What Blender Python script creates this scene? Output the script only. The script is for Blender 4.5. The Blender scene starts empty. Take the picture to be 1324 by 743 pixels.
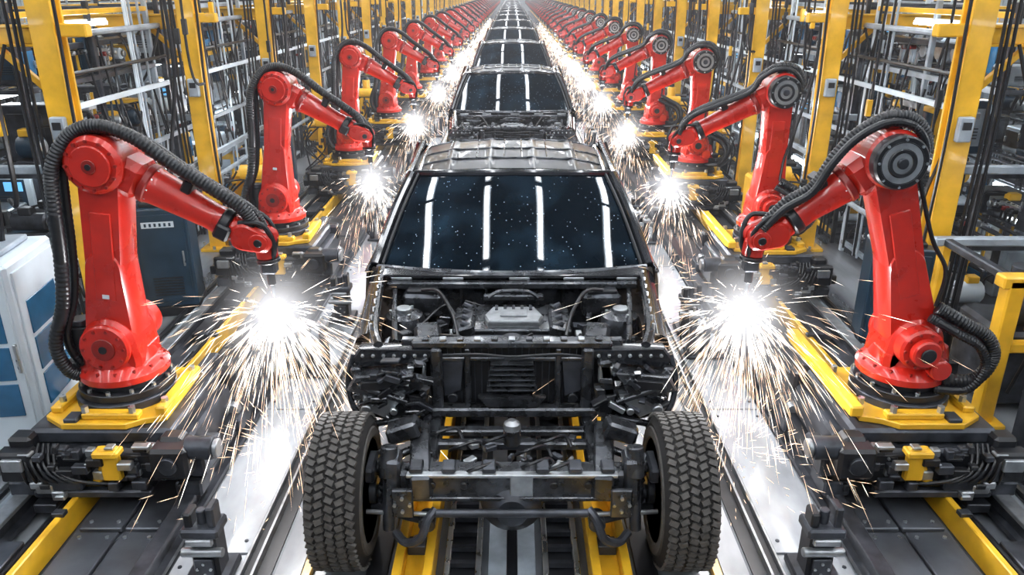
import bpy, bmesh, math, random
from mathutils import Vector, Matrix, Euler
R = math.radians
scene = bpy.context.scene
try:
    scene.view_settings.view_transform = 'Standard'
except Exception:
    pass

# ------------------------------------------------------------ materials
def mat(name, col, rough=0.5, metal=0.0, var=0.15, scale=8.0, bump=0.0, coat=0.0, emit=None, est=0.0, spec=0.5, nosample=False):
    m = bpy.data.materials.new(name); m.use_nodes = True
    nt = m.node_tree; N = nt.nodes; L = nt.links
    b = N['Principled BSDF']
    b.inputs['Metallic'].default_value = metal
    b.inputs['Coat Weight'].default_value = coat
    b.inputs['Coat Roughness'].default_value = 0.06
    b.inputs['Specular IOR Level'].default_value = spec
    tc = N.new('ShaderNodeTexCoord'); nz = N.new('ShaderNodeTexNoise')
    nz.inputs['Scale'].default_value = scale; nz.inputs['Detail'].default_value = 6
    L.new(tc.outputs['Object'], nz.inputs['Vector'])
    cr = N.new('ShaderNodeValToRGB')
    cr.color_ramp.elements[0].position = 0.3; cr.color_ramp.elements[1].position = 0.7
    cr.color_ramp.elements[0].color = (*[c*(1-var) for c in col], 1)
    cr.color_ramp.elements[1].color = (*[min(1, c*(1+var)) for c in col], 1)
    L.new(nz.outputs['Fac'], cr.inputs['Fac']); L.new(cr.outputs['Color'], b.inputs['Base Color'])
    mr = N.new('ShaderNodeMapRange')
    mr.inputs['To Min'].default_value = max(0.02, rough*0.75); mr.inputs['To Max'].default_value = min(1, rough*1.3)
    L.new(nz.outputs['Fac'], mr.inputs['Value']); L.new(mr.outputs['Result'], b.inputs['Roughness'])
    if bump > 0:
        bp = N.new('ShaderNodeBump'); bp.inputs['Strength'].default_value = bump; bp.inputs['Distance'].default_value = 0.01
        n2 = N.new('ShaderNodeTexNoise'); n2.inputs['Scale'].default_value = scale*6
        L.new(tc.outputs['Object'], n2.inputs['Vector'])
        L.new(n2.outputs['Fac'], bp.inputs['Height']); L.new(bp.outputs['Normal'], b.inputs['Normal'])
    if emit:
        b.inputs['Emission Color'].default_value = (*emit, 1); b.inputs['Emission Strength'].default_value = est
    if nosample:
        try: m.cycles.emission_sampling = 'NONE'
        except Exception: pass
    return m

RED = mat('robot_red_paint', (0.47, 0.017, 0.009), 0.28, 0, 0.22, 5, coat=0.45)
REDD = mat('robot_dark_red', (0.22, 0.009, 0.006), 0.35, 0, 0.2, 5, coat=0.3)
BLK = mat('black_plastic', (0.012, 0.013, 0.016), 0.35, 0, 0.3, 10)
HOSE = mat('black_hose', (0.012, 0.013, 0.016), 0.32, 0, 0.3, 30)
PAINT = mat('black_body_paint', (0.018, 0.020, 0.025), 0.2, 0.3, 0.35, 6, coat=0.7)
ROOFM = mat('charcoal_roof_panel', (0.026, 0.030, 0.036), 0.34, 0.5, 0.45, 5, coat=0.3)
BAY = mat('black_primed_metal', (0.075, 0.08, 0.09), 0.27, 0.75, 0.55, 12, coat=0.3)
GREY = mat('grey_machined_metal', (0.38, 0.40, 0.42), 0.32, 0.8, 0.25, 14)
DARK = mat('dark_machine_metal', (0.055, 0.06, 0.072), 0.33, 0.5, 0.5, 9)
STEEL = mat('bright_steel', (0.55, 0.58, 0.6), 0.28, 0.9, 0.2, 10)
YEL = mat('yellow_machine_paint', (0.74, 0.41, 0.022), 0.35, 0, 0.25, 4, coat=0.2)
TYRE = mat('tyre_rubber', (0.074, 0.069, 0.064), 0.75, 0, 0.35, 25, bump=0.3)
TYRED = mat('tyre_groove_rubber', (0.014, 0.013, 0.013), 0.85, 0, 0.3, 20)
WHITE = mat('white_cabinet_paint', (0.60, 0.68, 0.74), 0.35, 0, 0.08, 4)
BLUE = mat('blue_panel', (0.02, 0.12, 0.25), 0.2, 0, 0.3, 4, coat=0.5)
NAVY = mat('navy_cabinet_paint', (0.012, 0.034, 0.06), 0.3, 0, 0.25, 4, coat=0.2)
LGREY = mat('light_grey_steel', (0.33, 0.38, 0.43), 0.4, 0.2, 0.3, 6)
PLATE = mat('track_plate_steel', (0.11, 0.12, 0.14), 0.3, 0.5, 0.4, 3)
LAMP = mat('fluorescent_tube', (1, 1, 1), 0.5, 0, 0, 1, emit=(0.96, 0.975, 1.0), est=27)
LAMP2 = mat('rack_fluorescent_tube', (1, 1, 1), 0.5, 0, 0, 1, emit=(0.88, 0.95, 1.0), est=18)
SCREEN = mat('screen_glow', (0.1, 0.3, 0.5), 0.3, 0, 0, 1, emit=(0.15, 0.5, 0.9), est=1.0, nosample=True)
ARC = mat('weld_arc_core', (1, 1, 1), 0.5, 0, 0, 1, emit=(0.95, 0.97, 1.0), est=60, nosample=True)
SPK = mat('hot_spark', (1, 0.8, 0.6), 0.5, 0, 0, 1, emit=(1.0, 0.66, 0.42), est=2.2, nosample=True)
SPKW = mat('white_hot_spark', (1, 1, 1), 0.5, 0, 0, 1, emit=(1.0, 0.88, 0.76), est=4.0, nosample=True)
CONC = mat('ceiling_sheet', (0.08, 0.09, 0.10), 0.8, 0, 0.2, 1)
WALLM = mat('wall_sheet', (0.22, 0.25, 0.28), 0.6, 0, 0.3, 0.6)

# windscreen glass with fine dust specks
GLASS = bpy.data.materials.new('dusty_dark_glass'); GLASS.use_nodes = True
nt = GLASS.node_tree; N = nt.nodes; L = nt.links; b = N['Principled BSDF']
b.inputs['Roughness'].default_value = 0.03; b.inputs['Coat Weight'].default_value = 0.4; b.inputs['Coat Roughness'].default_value = 0.02
tc = N.new('ShaderNodeTexCoord'); vo = N.new('ShaderNodeTexVoronoi'); vo.inputs['Scale'].default_value = 28
L.new(tc.outputs['Object'], vo.inputs['Vector'])
lt = N.new('ShaderNodeMath'); lt.operation = 'LESS_THAN'; lt.inputs[1].default_value = 0.09
L.new(vo.outputs['Distance'], lt.inputs[0])
nn = N.new('ShaderNodeTexNoise'); nn.inputs['Scale'].default_value = 3.5; nn.inputs['Detail'].default_value = 5
L.new(tc.outputs['Object'], nn.inputs['Vector'])
c2 = N.new('ShaderNodeValToRGB'); c2.color_ramp.elements[0].position = 0.45; c2.color_ramp.elements[1].position = 0.75
c2.color_ramp.elements[0].color = (0.003, 0.006, 0.010, 1); c2.color_ramp.elements[1].color = (0.012, 0.026, 0.042, 1)
L.new(nn.outputs['Fac'], c2.inputs['Fac'])
mx = N.new('ShaderNodeMix'); mx.data_type = 'RGBA'
mx.inputs[7].default_value = (0.45, 0.55, 0.62, 1); L.new(c2.outputs['Color'], mx.inputs[6])
L.new(lt.outputs[0], mx.inputs[0]); L.new(mx.outputs[2], b.inputs['Base Color'])

# floor
def floor_mat(name, c0, c1, rough, sc=(2.5, 0.5, 1)):
    F = bpy.data.materials.new(name); F.use_nodes = True
    nt = F.node_tree; N = nt.nodes; L = nt.links; b = N['Principled BSDF']
    tc = N.new('ShaderNodeTexCoord'); n1 = N.new('ShaderNodeTexNoise'); n1.inputs['Scale'].default_value = 0.9; n1.inputs['Detail'].default_value = 10
    mp = N.new('ShaderNodeMapping'); mp.inputs['Scale'].default_value = sc
    L.new(tc.outputs['Object'], mp.inputs['Vector']); L.new(mp.outputs['Vector'], n1.inputs['Vector'])
    cr = N.new('ShaderNodeValToRGB'); cr.color_ramp.elements[0].position = 0.35; cr.color_ramp.elements[1].position = 0.65
    cr.color_ramp.elements[0].color = (*c0, 1); cr.color_ramp.elements[1].color = (*c1, 1)
    L.new(n1.outputs['Fac'], cr.inputs['Fac']); L.new(cr.outputs['Color'], b.inputs['Base Color'])
    mr = N.new('ShaderNodeMapRange'); mr.inputs['To Min'].default_value = rough*0.6; mr.inputs['To Max'].default_value = rough*1.6
    L.new(n1.outputs['Fac'], mr.inputs['Value']); L.new(mr.outputs['Result'], b.inputs['Roughness'])
    b.inputs['Coat Weight'].default_value = 0.5; b.inputs['Coat Roughness'].default_value = 0.08
    return F
FLOOR = floor_mat('polished_concrete', (0.075, 0.083, 0.095), (0.28, 0.30, 0.325), 0.18)
AISLE = floor_mat('pale_polished_floor_plate', (0.24, 0.255, 0.275), (0.50, 0.52, 0.55), 0.16, (3, 1.2, 1))

# ------------------------------------------------------------ mesh builder
class MB:
    def __init__(s):
        s.v = []; s.f = []; s.m = []; s.mats = []
    def mi(s, m):
        if m not in s.mats: s.mats.append(m)
        return s.mats.index(m)
    def add(s, vs, fs, m):
        o = len(s.v); k = s.mi(m)
        s.v.extend([tuple(v) for v in vs])
        for f in fs:
            s.f.append([i+o for i in f]); s.m.append(k)
    def box(s, c, sz, m, rot=None, ch=0.006):
        a, b_, c_ = sz[0]/2, sz[1]/2, sz[2]/2
        ch = min(ch, a*0.4, b_*0.4, c_*0.4)
        M = Euler([R(t) for t in rot]).to_matrix() if rot else None
        vs = []; idx = {}
        if ch <= 0.0005:
            for sx in (-1, 1):
                for sy in (-1, 1):
                    for sq in (-1, 1): vs.append((sx*a, sy*b_, sq*c_))
            fs = [(0,1,3,2),(4,6,7,5),(0,4,5,1),(2,3,7,6),(0,2,6,4),(1,5,7,3)]
        else:
            for sx in (-1, 1):
                for sy in (-1, 1):
                    for sq in (-1, 1):
                        idx[(0,sx,sy,sq)] = len(vs); vs.append((sx*a, sy*(b_-ch), sq*(c_-ch)))
                        idx[(1,sx,sy,sq)] = len(vs); vs.append((sx*(a-ch), sy*b_, sq*(c_-ch)))
                        idx[(2,sx,sy,sq)] = len(vs); vs.append((sx*(a-ch), sy*(b_-ch), sq*c_))
            fs = []
            cyc = [(-1,-1),(1,-1),(1,1),(-1,1)]
            for q in (-1, 1):
                fs.append([idx[(0,q,u,w)] for u, w in cyc])
                fs.append([idx[(1,u,q,w)] for u, w in cyc])
                fs.append([idx[(2,u,w,q)] for u, w in cyc])
            for p in (-1, 1):
                for q in (-1, 1):
                    fs.append([idx[(0,p,q,-1)], idx[(0,p,q,1)], idx[(1,p,q,1)], idx[(1,p,q,-1)]])
                    fs.append([idx[(0,p,-1,q)], idx[(0,p,1,q)], idx[(2,p,1,q)], idx[(2,p,-1,q)]])
                    fs.append([idx[(1,-1,p,q)], idx[(1,1,p,q)], idx[(2,1,p,q)], idx[(2,-1,p,q)]])
                    for r in (-1, 1):
                        fs.append([idx[(0,p,q,r)], idx[(1,p,q,r)], idx[(2,p,q,r)]])
        C = Vector(c)
        s.add([(M @ Vector(v) if M else Vector(v)) + C for v in vs], fs, m)
    def lathe(s, p, axis, prof, m, seg=20):
        q = Vector(axis).normalized().to_track_quat('Z', 'Y'); P = Vector(p)
        vs = []; fs = []
        for r, h in prof:
            for i in range(seg):
                t = 2*math.pi*i/seg
                vs.append(P + q @ Vector((r*math.cos(t), r*math.sin(t), h)))
        for j in range(len(prof)-1):
            for i in range(seg):
                k = (i+1) % seg
                fs.append((j*seg+i, j*seg+k, (j+1)*seg+k, (j+1)*seg+i))
        fs.append(list(range(seg))); fs.append([(len(prof)-1)*seg+i for i in range(seg)])
        s.add(vs, fs, m)
    def cyl(s, p0, p1, r, m, r1=None, seg=16, ch=0.005):
        p0 = Vector(p0); p1 = Vector(p1); r1 = r if r1 is None else r1
        Ln = (p1-p0).length; ch = min(ch, r*0.3, r1*0.3 + 1e-5, Ln*0.3)
        s.lathe(p0, p1-p0, [(r-ch, 0), (r, ch), (r1, Ln-ch), (r1-ch, Ln)], m, seg)
    def tube(s, pts, r, m, seg=8, n=6, ribs=False):
        P = [Vector(p) for p in pts]
        if len(P) > 2 and n > 1:
            Q = []
            for i in range(len(P)-1):
                a = P[max(i-1, 0)]; b_ = P[i]; c = P[i+1]; d = P[min(i+2, len(P)-1)]
                for k in range(n):
                    t = k/n
                    Q.append(0.5*((2*b_)+(c-a)*t+(2*a-5*b_+4*c-d)*t*t+(3*b_-a-3*c+d)*t**3))
            Q.append(P[-1]); P = Q
        vs = []; fs = []; up = None
        for i, p in enumerate(P):
            d = (P[min(i+1, len(P)-1)] - P[max(i-1, 0)]).normalized()
            if up is None:
                up = d.orthogonal().normalized()
            up = (up - d*up.dot(d))
            up = up.normalized() if up.length > 1e-5 else d.orthogonal().normalized()
            w = d.cross(up)
            rr = r*(1.12 if (ribs and i % 2) else 1.0)
            for k in range(seg):
                t = 2*math.pi*k/seg
                vs.append(p + up*math.cos(t)*rr + w*math.sin(t)*rr)
        for j in range(len(P)-1):
            for i in range(seg):
                k = (i+1) % seg
                fs.append((j*seg+i, j*seg+k, (j+1)*seg+k, (j+1)*seg+i))
        fs.append(list(range(seg))); fs.append([(len(P)-1)*seg+i for i in range(seg)])
        s.add(vs, fs, m)
    def prism(s, poly, axis, a, b_, m, ch=0.0):
        """poly: 2D points; axis 'x','y','z'; extruded from a to b"""
        n = len(poly)
        cx = sum(p[0] for p in poly)/n; cy = sum(p[1] for p in poly)/n
        def P(u, w, t):
            return {'x': (t, u, w), 'y': (u, t, w), 'z': (u, w, t)}[axis]
        def sh(p):
            d = math.hypot(p[0]-cx, p[1]-cy)
            k = max(0.0, 1-ch/d) if d > 1e-6 else 1
            return (cx+(p[0]-cx)*k, cy+(p[1]-cy)*k)
        lay = [(poly, a), (poly, b_)]
        if ch > 0:
            sg = 1 if b_ > a else -1
            ip = [sh(p) for p in poly]
            lay = [(ip, a), (poly, a+sg*ch), (poly, b_-sg*ch), (ip, b_)]
        vs = [P(p[0], p[1], t) for pl, t in lay for p in pl]
        fs = []
        for j in range(len(lay)-1):
            for i in range(n):
                k = (i+1) % n
                fs.append((j*n+i, j*n+k, (j+1)*n+k, (j+1)*n+i))
        fs.append(list(range(n))); fs.append([(len(lay)-1)*n+i for i in range(n)])
        s.add(vs, fs, m)
    def link(s, p0, r0, p1, r1, y0, y1, m, ch=0.015, seg=14):
        """tapered two-circle plate in XZ plane, extruded in Y"""
        a = Vector((p0[0], p0[1])); c = Vector((p1[0], p1[1])); d = c-a
        base = math.atan2(d.y, d.x); al = math.acos(max(-1, min(1, (r0-r1)/d.length)))
        pts = []
        for i in range(seg+1):
            t = base+al+(2*math.pi-2*al)*i/seg
            pts.append((a.x+r0*math.cos(t), a.y+r0*math.sin(t)))
        for i in range(seg+1):
            t = base-al+2*al*i/seg
            pts.append((c.x+r1*math.cos(t), c.y+r1*math.sin(t)))
        s.prism(pts, 'y', y0, y1, m, ch)
    def surf(s, nu, nv, fn, m):
        vs = [fn(i/nu, j/nv) for j in range(nv+1) for i in range(nu+1)]
        fs = [(j*(nu+1)+i, j*(nu+1)+i+1, (j+1)*(nu+1)+i+1, (j+1)*(nu+1)+i) for j in range(nv) for i in range(nu)]
        s.add(vs, fs, m)
    def bolts(s, c, axis, rad, n, r, h, m):
        q = Vector(axis).normalized().to_track_quat('Z', 'Y'); C = Vector(c)
        for i in range(n):
            t = 2*math.pi*i/n
            p = C + q @ Vector((rad*math.cos(t), rad*math.sin(t), 0))
            s.cyl(p, p+Vector(axis).normalized()*h, r, m, seg=6, ch=0)
    def mesh(s, name):
        me = bpy.data.meshes.new(name); me.from_pydata(s.v, [], s.f)
        for m in s.mats: me.materials.append(m)
        me.polygons.foreach_set('material_index', s.m)
        bm = bmesh.new(); bm.from_mesh(me)
        bmesh.ops.recalc_face_normals(bm, faces=bm.faces)
        bm.to_mesh(me); bm.free()
        me.polygons.foreach_set('use_smooth', [True]*len(me.polygons))
        try: me.set_sharp_from_angle(angle=R(32))
        except Exception: pass
        me.update()
        return me

def put(name, me, loc=(0,0,0), rz=0, sc=(1,1,1)):
    o = bpy.data.objects.new(name, me); scene.collection.objects.link(o)
    o.location = loc; o.rotation_euler = (0, 0, R(rz)); o.scale = sc
    return o

# ------------------------------------------------------------ room
YMAX = 104
def plane_obj(name, x0, x1, y0, y1, z0, z1, m):
    b = MB(); b.box(((x0+x1)/2, (y0+y1)/2, (z0+z1)/2), (x1-x0, y1-y0, z1-z0), m, ch=0)
    return put(name, b.mesh(name))
plane_obj('floor', -9, 9, -6, YMAX, -0.2, 0, FLOOR)
plane_obj('ceiling', -9, 9, -6, YMAX, 7.4, 7.5, CONC)
for nm, x in (('wall_left', -9.1), ('wall_right', 9.0)):
    b = MB(); b.box((x+0.05, 49, 3.7), (0.1, 110, 7.4), WALLM, ch=0)
    s_ = 1 if x < 0 else -1
    for i in range(0, 110):
        b.box((x+0.05+s_*0.08, -5.5+i, 3.7), (0.06, 0.12, 7.4), LGREY, ch=0)
    put(nm, b.mesh(nm))
plane_obj('wall_back', -9, 9, YMAX, YMAX+0.1, 0, 7.4, WALLM)
plane_obj('wall_front', -9, 9, -6.1, -6, 0, 7.4, WALLM)

# ceiling lamps
b = MB()
for x in (-7.2, -4.9, -2.35, -0.72, 0.80, 2.65, 4.9, 7.2):
    y = -5
    while y < YMAX-3:
        b.box((x, y+1.4, 6.2), (0.12, 2.75, 0.05), LAMP, ch=0)
        b.box((x, y+1.4, 6.26), (0.2, 2.8, 0.05), WHITE, ch=0)
        b.cyl((x, y+0.3, 6.28), (x, y+0.3, 7.4), 0.01, BLK, seg=4, ch=0)
        y += 2.95
put('ceiling_strip_lamps', b.mesh('ceiling_strip_lamps'))

# ------------------------------------------------------------ floor tracks
b = MB()
YL = 100
for sx in (-1, 1):
    def strip(x0, x1, z0, z1, m, y0=-1, y1=YL, ch=0.004):
        b.box((sx*(x0+x1)/2, (y0+y1)/2, (z0+z1)/2), (x1-x0, y1-y0, z1-z0), m, ch=ch)
    strip(0.03, 0.13, 0.0, 0.05, LGREY); strip(0.17, 0.20, 0, 0.07, STEEL)
    strip(0.20, 0.34, 0, 0.02, BLK); strip(0.34, 0.37, 0, 0.07, STEEL)
    strip(0.42, 0.47, 0.0, 0.16, YEL); strip(0.58, 0.63, 0.0, 0.16, YEL); strip(0.47, 0.58, 0.0, 0.08, YEL)
    for i in range(130):
        b.box((sx*0.27, 2+i*0.13, 0.045), (0.14, 0.03, 0.03), DARK, ch=0)
    for i in range(40):
        b.box((sx*0.525, 2+i*0.75, 0.11), (0.10, 0.09, 0.06), DARK, ch=0.004)
        b.cyl((sx*0.525, 2+i*0.75, 0.13), (sx*0.525, 2+i*0.75, 0.17), 0.025, STEEL, seg=8)
    strip(0.68, 0.80, 0, 0.02, BLK)
b.box((0, 49.5, 0.01), (0.06, 101, 0.02), BLK, ch=0)
put('floor_conveyor', b.mesh('floor_conveyor'))

b = MB()
for sx in (-1, 1):
    b.box((sx*1.12, 49.5, 0.02), (0.05, 101, 0.04), YEL, ch=0.004)
    b.box((sx*1.23, 49.5, 0.006), (0.14, 101, 0.012), AISLE, ch=0)
    b.box((sx*1.36, 49.5, 0.006), (0.08, 101, 0.012), BLK, ch=0)
    b.box((sx*1.405, 49.5, 0.03), (0.014, 101, 0.06), GREY, ch=0)
    b.box((sx*1.44, 49.5, 0.008), (0.05, 101, 0.016), BLK, ch=0)
    b.box((sx*1.475, 49.5, 0.025), (0.012, 101, 0.05), GREY, ch=0)
put('guide_rails', b.mesh('guide_rails'))

b = MB()
for sx in (-1, 1):
    for i in range(62):
        b.box((sx*1.69, -0.5+i*1.62, 0.006), (0.38, 1.60, 0.012), AISLE, ch=0.003)
        for yy in (-0.7, 0.7):
            for xx in (-0.15, 0.15):
                b.cyl((sx*1.69+xx, -0.5+i*1.62+yy, 0.012), (sx*1.69+xx, -0.5+i*1.62+yy, 0.017), 0.012, DARK, seg=8, ch=0)
put('aisle_floor_plates', b.mesh('aisle_floor_plates'))

b = MB()
for sx in (-1, 1):
    for x in (1.95, 2.95):
        b.box((sx*x, 49.5, 0.05), (0.14, 101, 0.03), DARK, ch=0)
        b.box((sx*x, 49.5, 0.10), (0.05, 101, 0.08), DARK, ch=0)
        b.box((sx*x, 49.5, 0.15), (0.09, 101, 0.03), DARK if x < 2 else GREY, ch=0.004)
    for i in range(120):
        b.box((sx*2.15, 0+i*0.82, 0.05), (0.22, 0.79, 0.03), PLATE, ch=0.006)
        b.box((sx*2.405, 0+i*0.82, 0.05), (0.25, 0.79, 0.03), PLATE, ch=0.006)
        if i < 40:
            for xx in (2.08, 2.22, 2.32, 2.48):
                for yy in (-0.34, 0.34):
                    b.cyl((sx*xx, i*0.82+yy, 0.06), (sx*xx, i*0.82+yy, 0.075), 0.012, STEEL, seg=6, ch=0)
            b.box((sx*2.8, i*0.82, 0.09), (0.14, 0.5, 0.06), DARK, ch=0.006)
    b.box((sx*2.60, 49.5, 0.10), (0.04, 101, 0.16), YEL, ch=0.006)
    b.box((sx*2.64, 49.5, 0.03), (0.06, 101, 0.02), YEL, ch=0)
    for i in range(60):
        b.box((sx*2.60, 0.4+i*0.82, 0.19), (0.07, 0.05, 0.03), DARK, ch=0.004)
    b.tube([(sx*2.72, -1, 0.08), (sx*2.72, 100, 0.08)], 0.02, HOSE, n=1)
    b.tube([(sx*3.1, -1, 0.05), (sx*3.1, 100, 0.05)], 0.03, LGREY, n=1)
    b.tube([(sx*3.2, -1, 0.05), (sx*3.2, 100, 0.05)], 0.025, HOSE, n=1)
put('robot_rail_track', b.mesh('robot_rail_track'))

# ------------------------------------------------------------ truck
def wheel(b, cx, cy, cz, rad, w, out):
    ax = Vector((1, 0, 0))
    h = w/2
    b.lathe((cx-h, cy, cz), ax, [(rad*0.60, 0.02), (rad*0.64, 0.0), (rad*0.85, -0.012), (rad*0.95, 0.012), (rad*0.968, 0.035),
            (rad*0.968, w-0.035), (rad*0.95, w-0.012), (rad*0.85, w+0.012), (rad*0.64, w), (rad*0.60, w-0.02)], TYRED, 48)
    for sd in (-1, 1):   # sidewall rings
        b.lathe((cx+sd*(h+0.008), cy, cz), ax*sd, [(rad*0.66, 0), (rad*0.68, 0.008), (rad*0.80, 0.010), (rad*0.82, 0)], TYRE, 48)
    n = 60; rows = 5; bw = w/rows
    for k in range(n):
        for j in range(rows):
            off = (j % 2)*0.5 + (0.25 if j in (1, 2) else 0)
            t = 2*math.pi*(k+off)/n
            x = cx - h + bw*(j+0.5)
            rr = rad*(0.975 if j in (0, rows-1) else 0.985)
            sz = (bw*0.86, 2*math.pi*rad/n*0.70, rad*0.04)
            M = Euler((t, 0, 0)).to_matrix() @ Euler((0, 0, R(24 if j % 2 else -24))).to_matrix()
            c = Vector((x, cy - math.sin(t)*rr, cz + math.cos(t)*rr))
            vs = []
            for ax_ in (-1, 1):
                for ay in (-1, 1):
                    for az in (-1, 1):
                        q = 0.9 if az > 0 else 1.0
                        vs.append(c + M @ Vector((ax_*sz[0]/2*q, ay*sz[1]/2*q, az*sz[2]/2)))
            b.add(vs, [(0,1,3,2),(4,6,7,5),(0,4,5,1),(2,3,7,6),(0,2,6,4),(1,5,7,3)], TYRE)
    b.lathe((cx-h*0.8, cy, cz), ax, [(rad*0.50, 0.0), (rad*0.61, 0), (rad*0.62, 0.02), (rad*0.55, 0.05), (rad*0.55, w*0.75), (rad*0.62, w*0.78), (rad*0.61, w*0.8), (rad*0.5, w*0.8)], DARK, 32)
    b.cyl((cx+out*h*0.3, cy, cz), (cx+out*h*0.75, cy, cz), rad*0.52, GREY, seg=24)
    b.cyl((cx+out*h*0.7, cy, cz), (cx+out*h*0.95, cy, cz), rad*0.18, GREY, seg=16)
    b.bolts((cx+out*h*0.75, cy, cz), (out, 0, 0), rad*0.28, 6, 0.015, 0.02, STEEL)
    b.cyl((cx-out*h*1.02, cy, cz), (cx-out*h*0.85, cy, cz), rad*0.42, DARK, seg=28)
    b.cyl((cx-out*h*1.35, cy, cz), (cx-out*h*0.9, cy, cz), rad*0.18, DARK, seg=16)
    b.box((cx-out*h*1.15, cy-0.02, cz+rad*0.38), (0.07, 0.2, 0.09), DARK, ch=0.015)

def lerp(a, b_, t): return a+(b_-a)*t
CY, RYF, RYR = 5.02, 5.70, 7.15
def build_truck():
    b = MB(); rnd = random.Random(4)
    for sx in (-1, 1):
        wheel(b, sx*0.915, 3.58, 0.425, 0.425, 0.26, sx)
        wheel(b, sx*0.915, 8.0, 0.425, 0.425, 0.26, sx)
    # windscreen
    def ws(u, v):
        q = 2*u-1; w = lerp(0.935, 0.74, v)
        return (q*w, lerp(CY, RYF, v)+0.14*q*q-0.05, lerp(1.2, 1.72, v)+0.035*math.sin(math.pi*v)-0.035*q*q*v)
    b.surf(24, 10, ws, GLASS)
    for u in (0, 1):
        s_ = -1 if u == 0 else 1
        b.tube([Vector(ws(u, k/6))+Vector((s_*0.02, 0, 0.0)) for k in range(7)], 0.038, PAINT, seg=10, n=2)
        b.tube([Vector(ws(u, k/6))+Vector((-s_*0.035, -0.02, 0.012)) for k in range(7)], 0.012, BLK, seg=6, n=2)
    b.tube([Vector(ws(k/10, 1.0))+Vector((0, 0.01, 0.004)) for k in range(11)], 0.03, PAINT, seg=10, n=2)
    b.tube([Vector(ws(k/10, 0.0))+Vector((0, -0.03, -0.01)) for k in range(11)], 0.026, BAY, seg=8, n=2)
    # roof
    def roof(u, v):
        q = 2*u-1; w = lerp(0.76, 0.80, v)
        e = abs(q)**6
        rib = 0
        for c in (-0.62, -0.22, 0.22, 0.62):
            rib += 0.014*math.exp(-((q-c)/0.03)**2)
        y = lerp(RYF, RYR, v)+0.09*q*q*(1-v)
        fade = min(1, v*8)*min(1, (1-v)*8)
        z = 1.725+0.05*math.sin(math.pi*min(1, v*0.8+0.2))-0.045*q*q-0.06*e+rib*fade
        if v > 0.93: z -= (v-0.93)*0.6
        return (q*w, y, z)
    b.surf(96, 20, roof, ROOFM)
    for vv in (0.2, 0.45, 0.84):
        b.tube([Vector(roof(k/20, vv))+Vector((0, 0, 0.002)) for k in range(1, 20)], 0.009, BAY, seg=6, n=1)
    for uu in (0.17, 0.32, 0.46, 0.55, 0.68, 0.83):
        b.tube([Vector(roof(uu, 0.2+k*0.08))+Vector((0, 0, 0.004)) for k in range(9)], 0.007, BAY, seg=6, n=1)
    for q in (0.035, 0.965):
        b.tube([Vector(roof(q, k/8))+Vector((0, 0, 0.012)) for k in range(9)], 0.018, PAINT, seg=8, n=1)
    # sides
    for sx in (-1, 1):
        def top(y):
            if y < RYF+0.09:
                t = max(0, (y-(CY+0.09))/(RYF-CY)); t = min(1, t)
                return (lerp(0.955, 0.775, t), lerp(1.2, 1.69, t))
            t = (y-RYF)/(RYR-RYF); return (lerp(0.775, 0.81, min(1, t)), 1.68)
        def belt(y): return (0.99+0.012*math.sin((y-4.2)*1.0), 1.17)
        def side_up(u, v):
            y = lerp(CY+0.07, RYR, u); t = top(y); q = belt(y)
            return (sx*lerp(q[0], t[0], v), y, lerp(q[1], t[1], v))
        b.surf(16, 4, side_up, GLASS)
        for yy, r in ((6.25, 0.035), (7.1, 0.06)):
            t = top(yy); q = belt(yy)
            b.tube([(sx*q[0], yy, q[1]), (sx*t[0], yy, t[1])], r, PAINT, n=1)
        b.tube([(sx*(top(y)[0]+0.005), y, top(y)[1]) for y in [RYF+0.02+k*0.28 for k in range(6)]], 0.03, PAINT, n=2)
        def side_lo(u, v):
            y = lerp(4.98, 7.2, u); x = 0.99+0.012*math.sin(y-4.2)
            return (sx*(x+0.035*math.sin(math.pi*v)-0.03*v), y, lerp(1.18, 0.52, v))
        b.surf(18, 8, side_lo, PAINT)
        for yy in (5.15, 6.22, 7.1):
            b.tube([(sx*(0.99+0.04*math.sin(math.pi*v/5)+0.004), yy, 1.17-0.64*v/5) for v in range(6)], 0.006, BLK, seg=5, n=1)
        b.tube([(sx*1.0, CY, 1.185), (sx*1.005, 6.0, 1.19), (sx*1.0, 7.2, 1.185)], 0.016, PAINT)
        b.box((sx*1.035, 6.05, 1.05), (0.025, 0.2, 0.03), PAINT)
        b.box((sx*1.035, 7.0, 1.05), (0.025, 0.2, 0.03), PAINT)
        b.tube([(sx*0.97, 4.9, 0.5), (sx*0.98, 7.2, 0.5)], 0.05, PAINT, n=1)
        # fender apron
        def apron(u, v):
            y = lerp(4.22, 5.06, u)
            a = v*math.pi/2
            x = lerp(0.945, 0.99, u) - 0.10 + 0.10*math.sin(a)
            z = lerp(1.08, 1.19, u) - 0.08 + 0.08*math.cos(a)
            if v > 0.98: z -= 0.32
            return (sx*x, y, z)
        b.surf(10, 12, apron, PAINT)
        b.tube([(sx*0.90, 5.04, 1.19), (sx*0.88, 4.7, 1.13), (sx*0.84, 4.3, 1.08), (sx*0.78, 4.08, 1.06)], 0.032, PAINT)
        b.tube([(sx*0.80, 4.98, 1.12), (sx*0.76, 4.6, 1.05), (sx*0.70, 4.2, 1.03)], 0.018, BAY)
        for k in range(8):
            b.cyl((sx*(0.89-0.006*k), 4.95-0.1*k, 1.17-0.012*k), (sx*(0.89-0.006*k), 4.95-0.1*k, 1.215-0.012*k), 0.01, GREY, seg=8)
        # strut tower
        b.lathe((sx*0.70, 4.62, 0.75), (0, 0, 1), [(0.17, 0), (0.15, 0.2), (0.12, 0.28), (0.06, 0.30)], BAY, 20)
        b.cyl((sx*0.70, 4.62, 1.04), (sx*0.70, 4.62, 1.08), 0.05, GREY)
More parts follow.
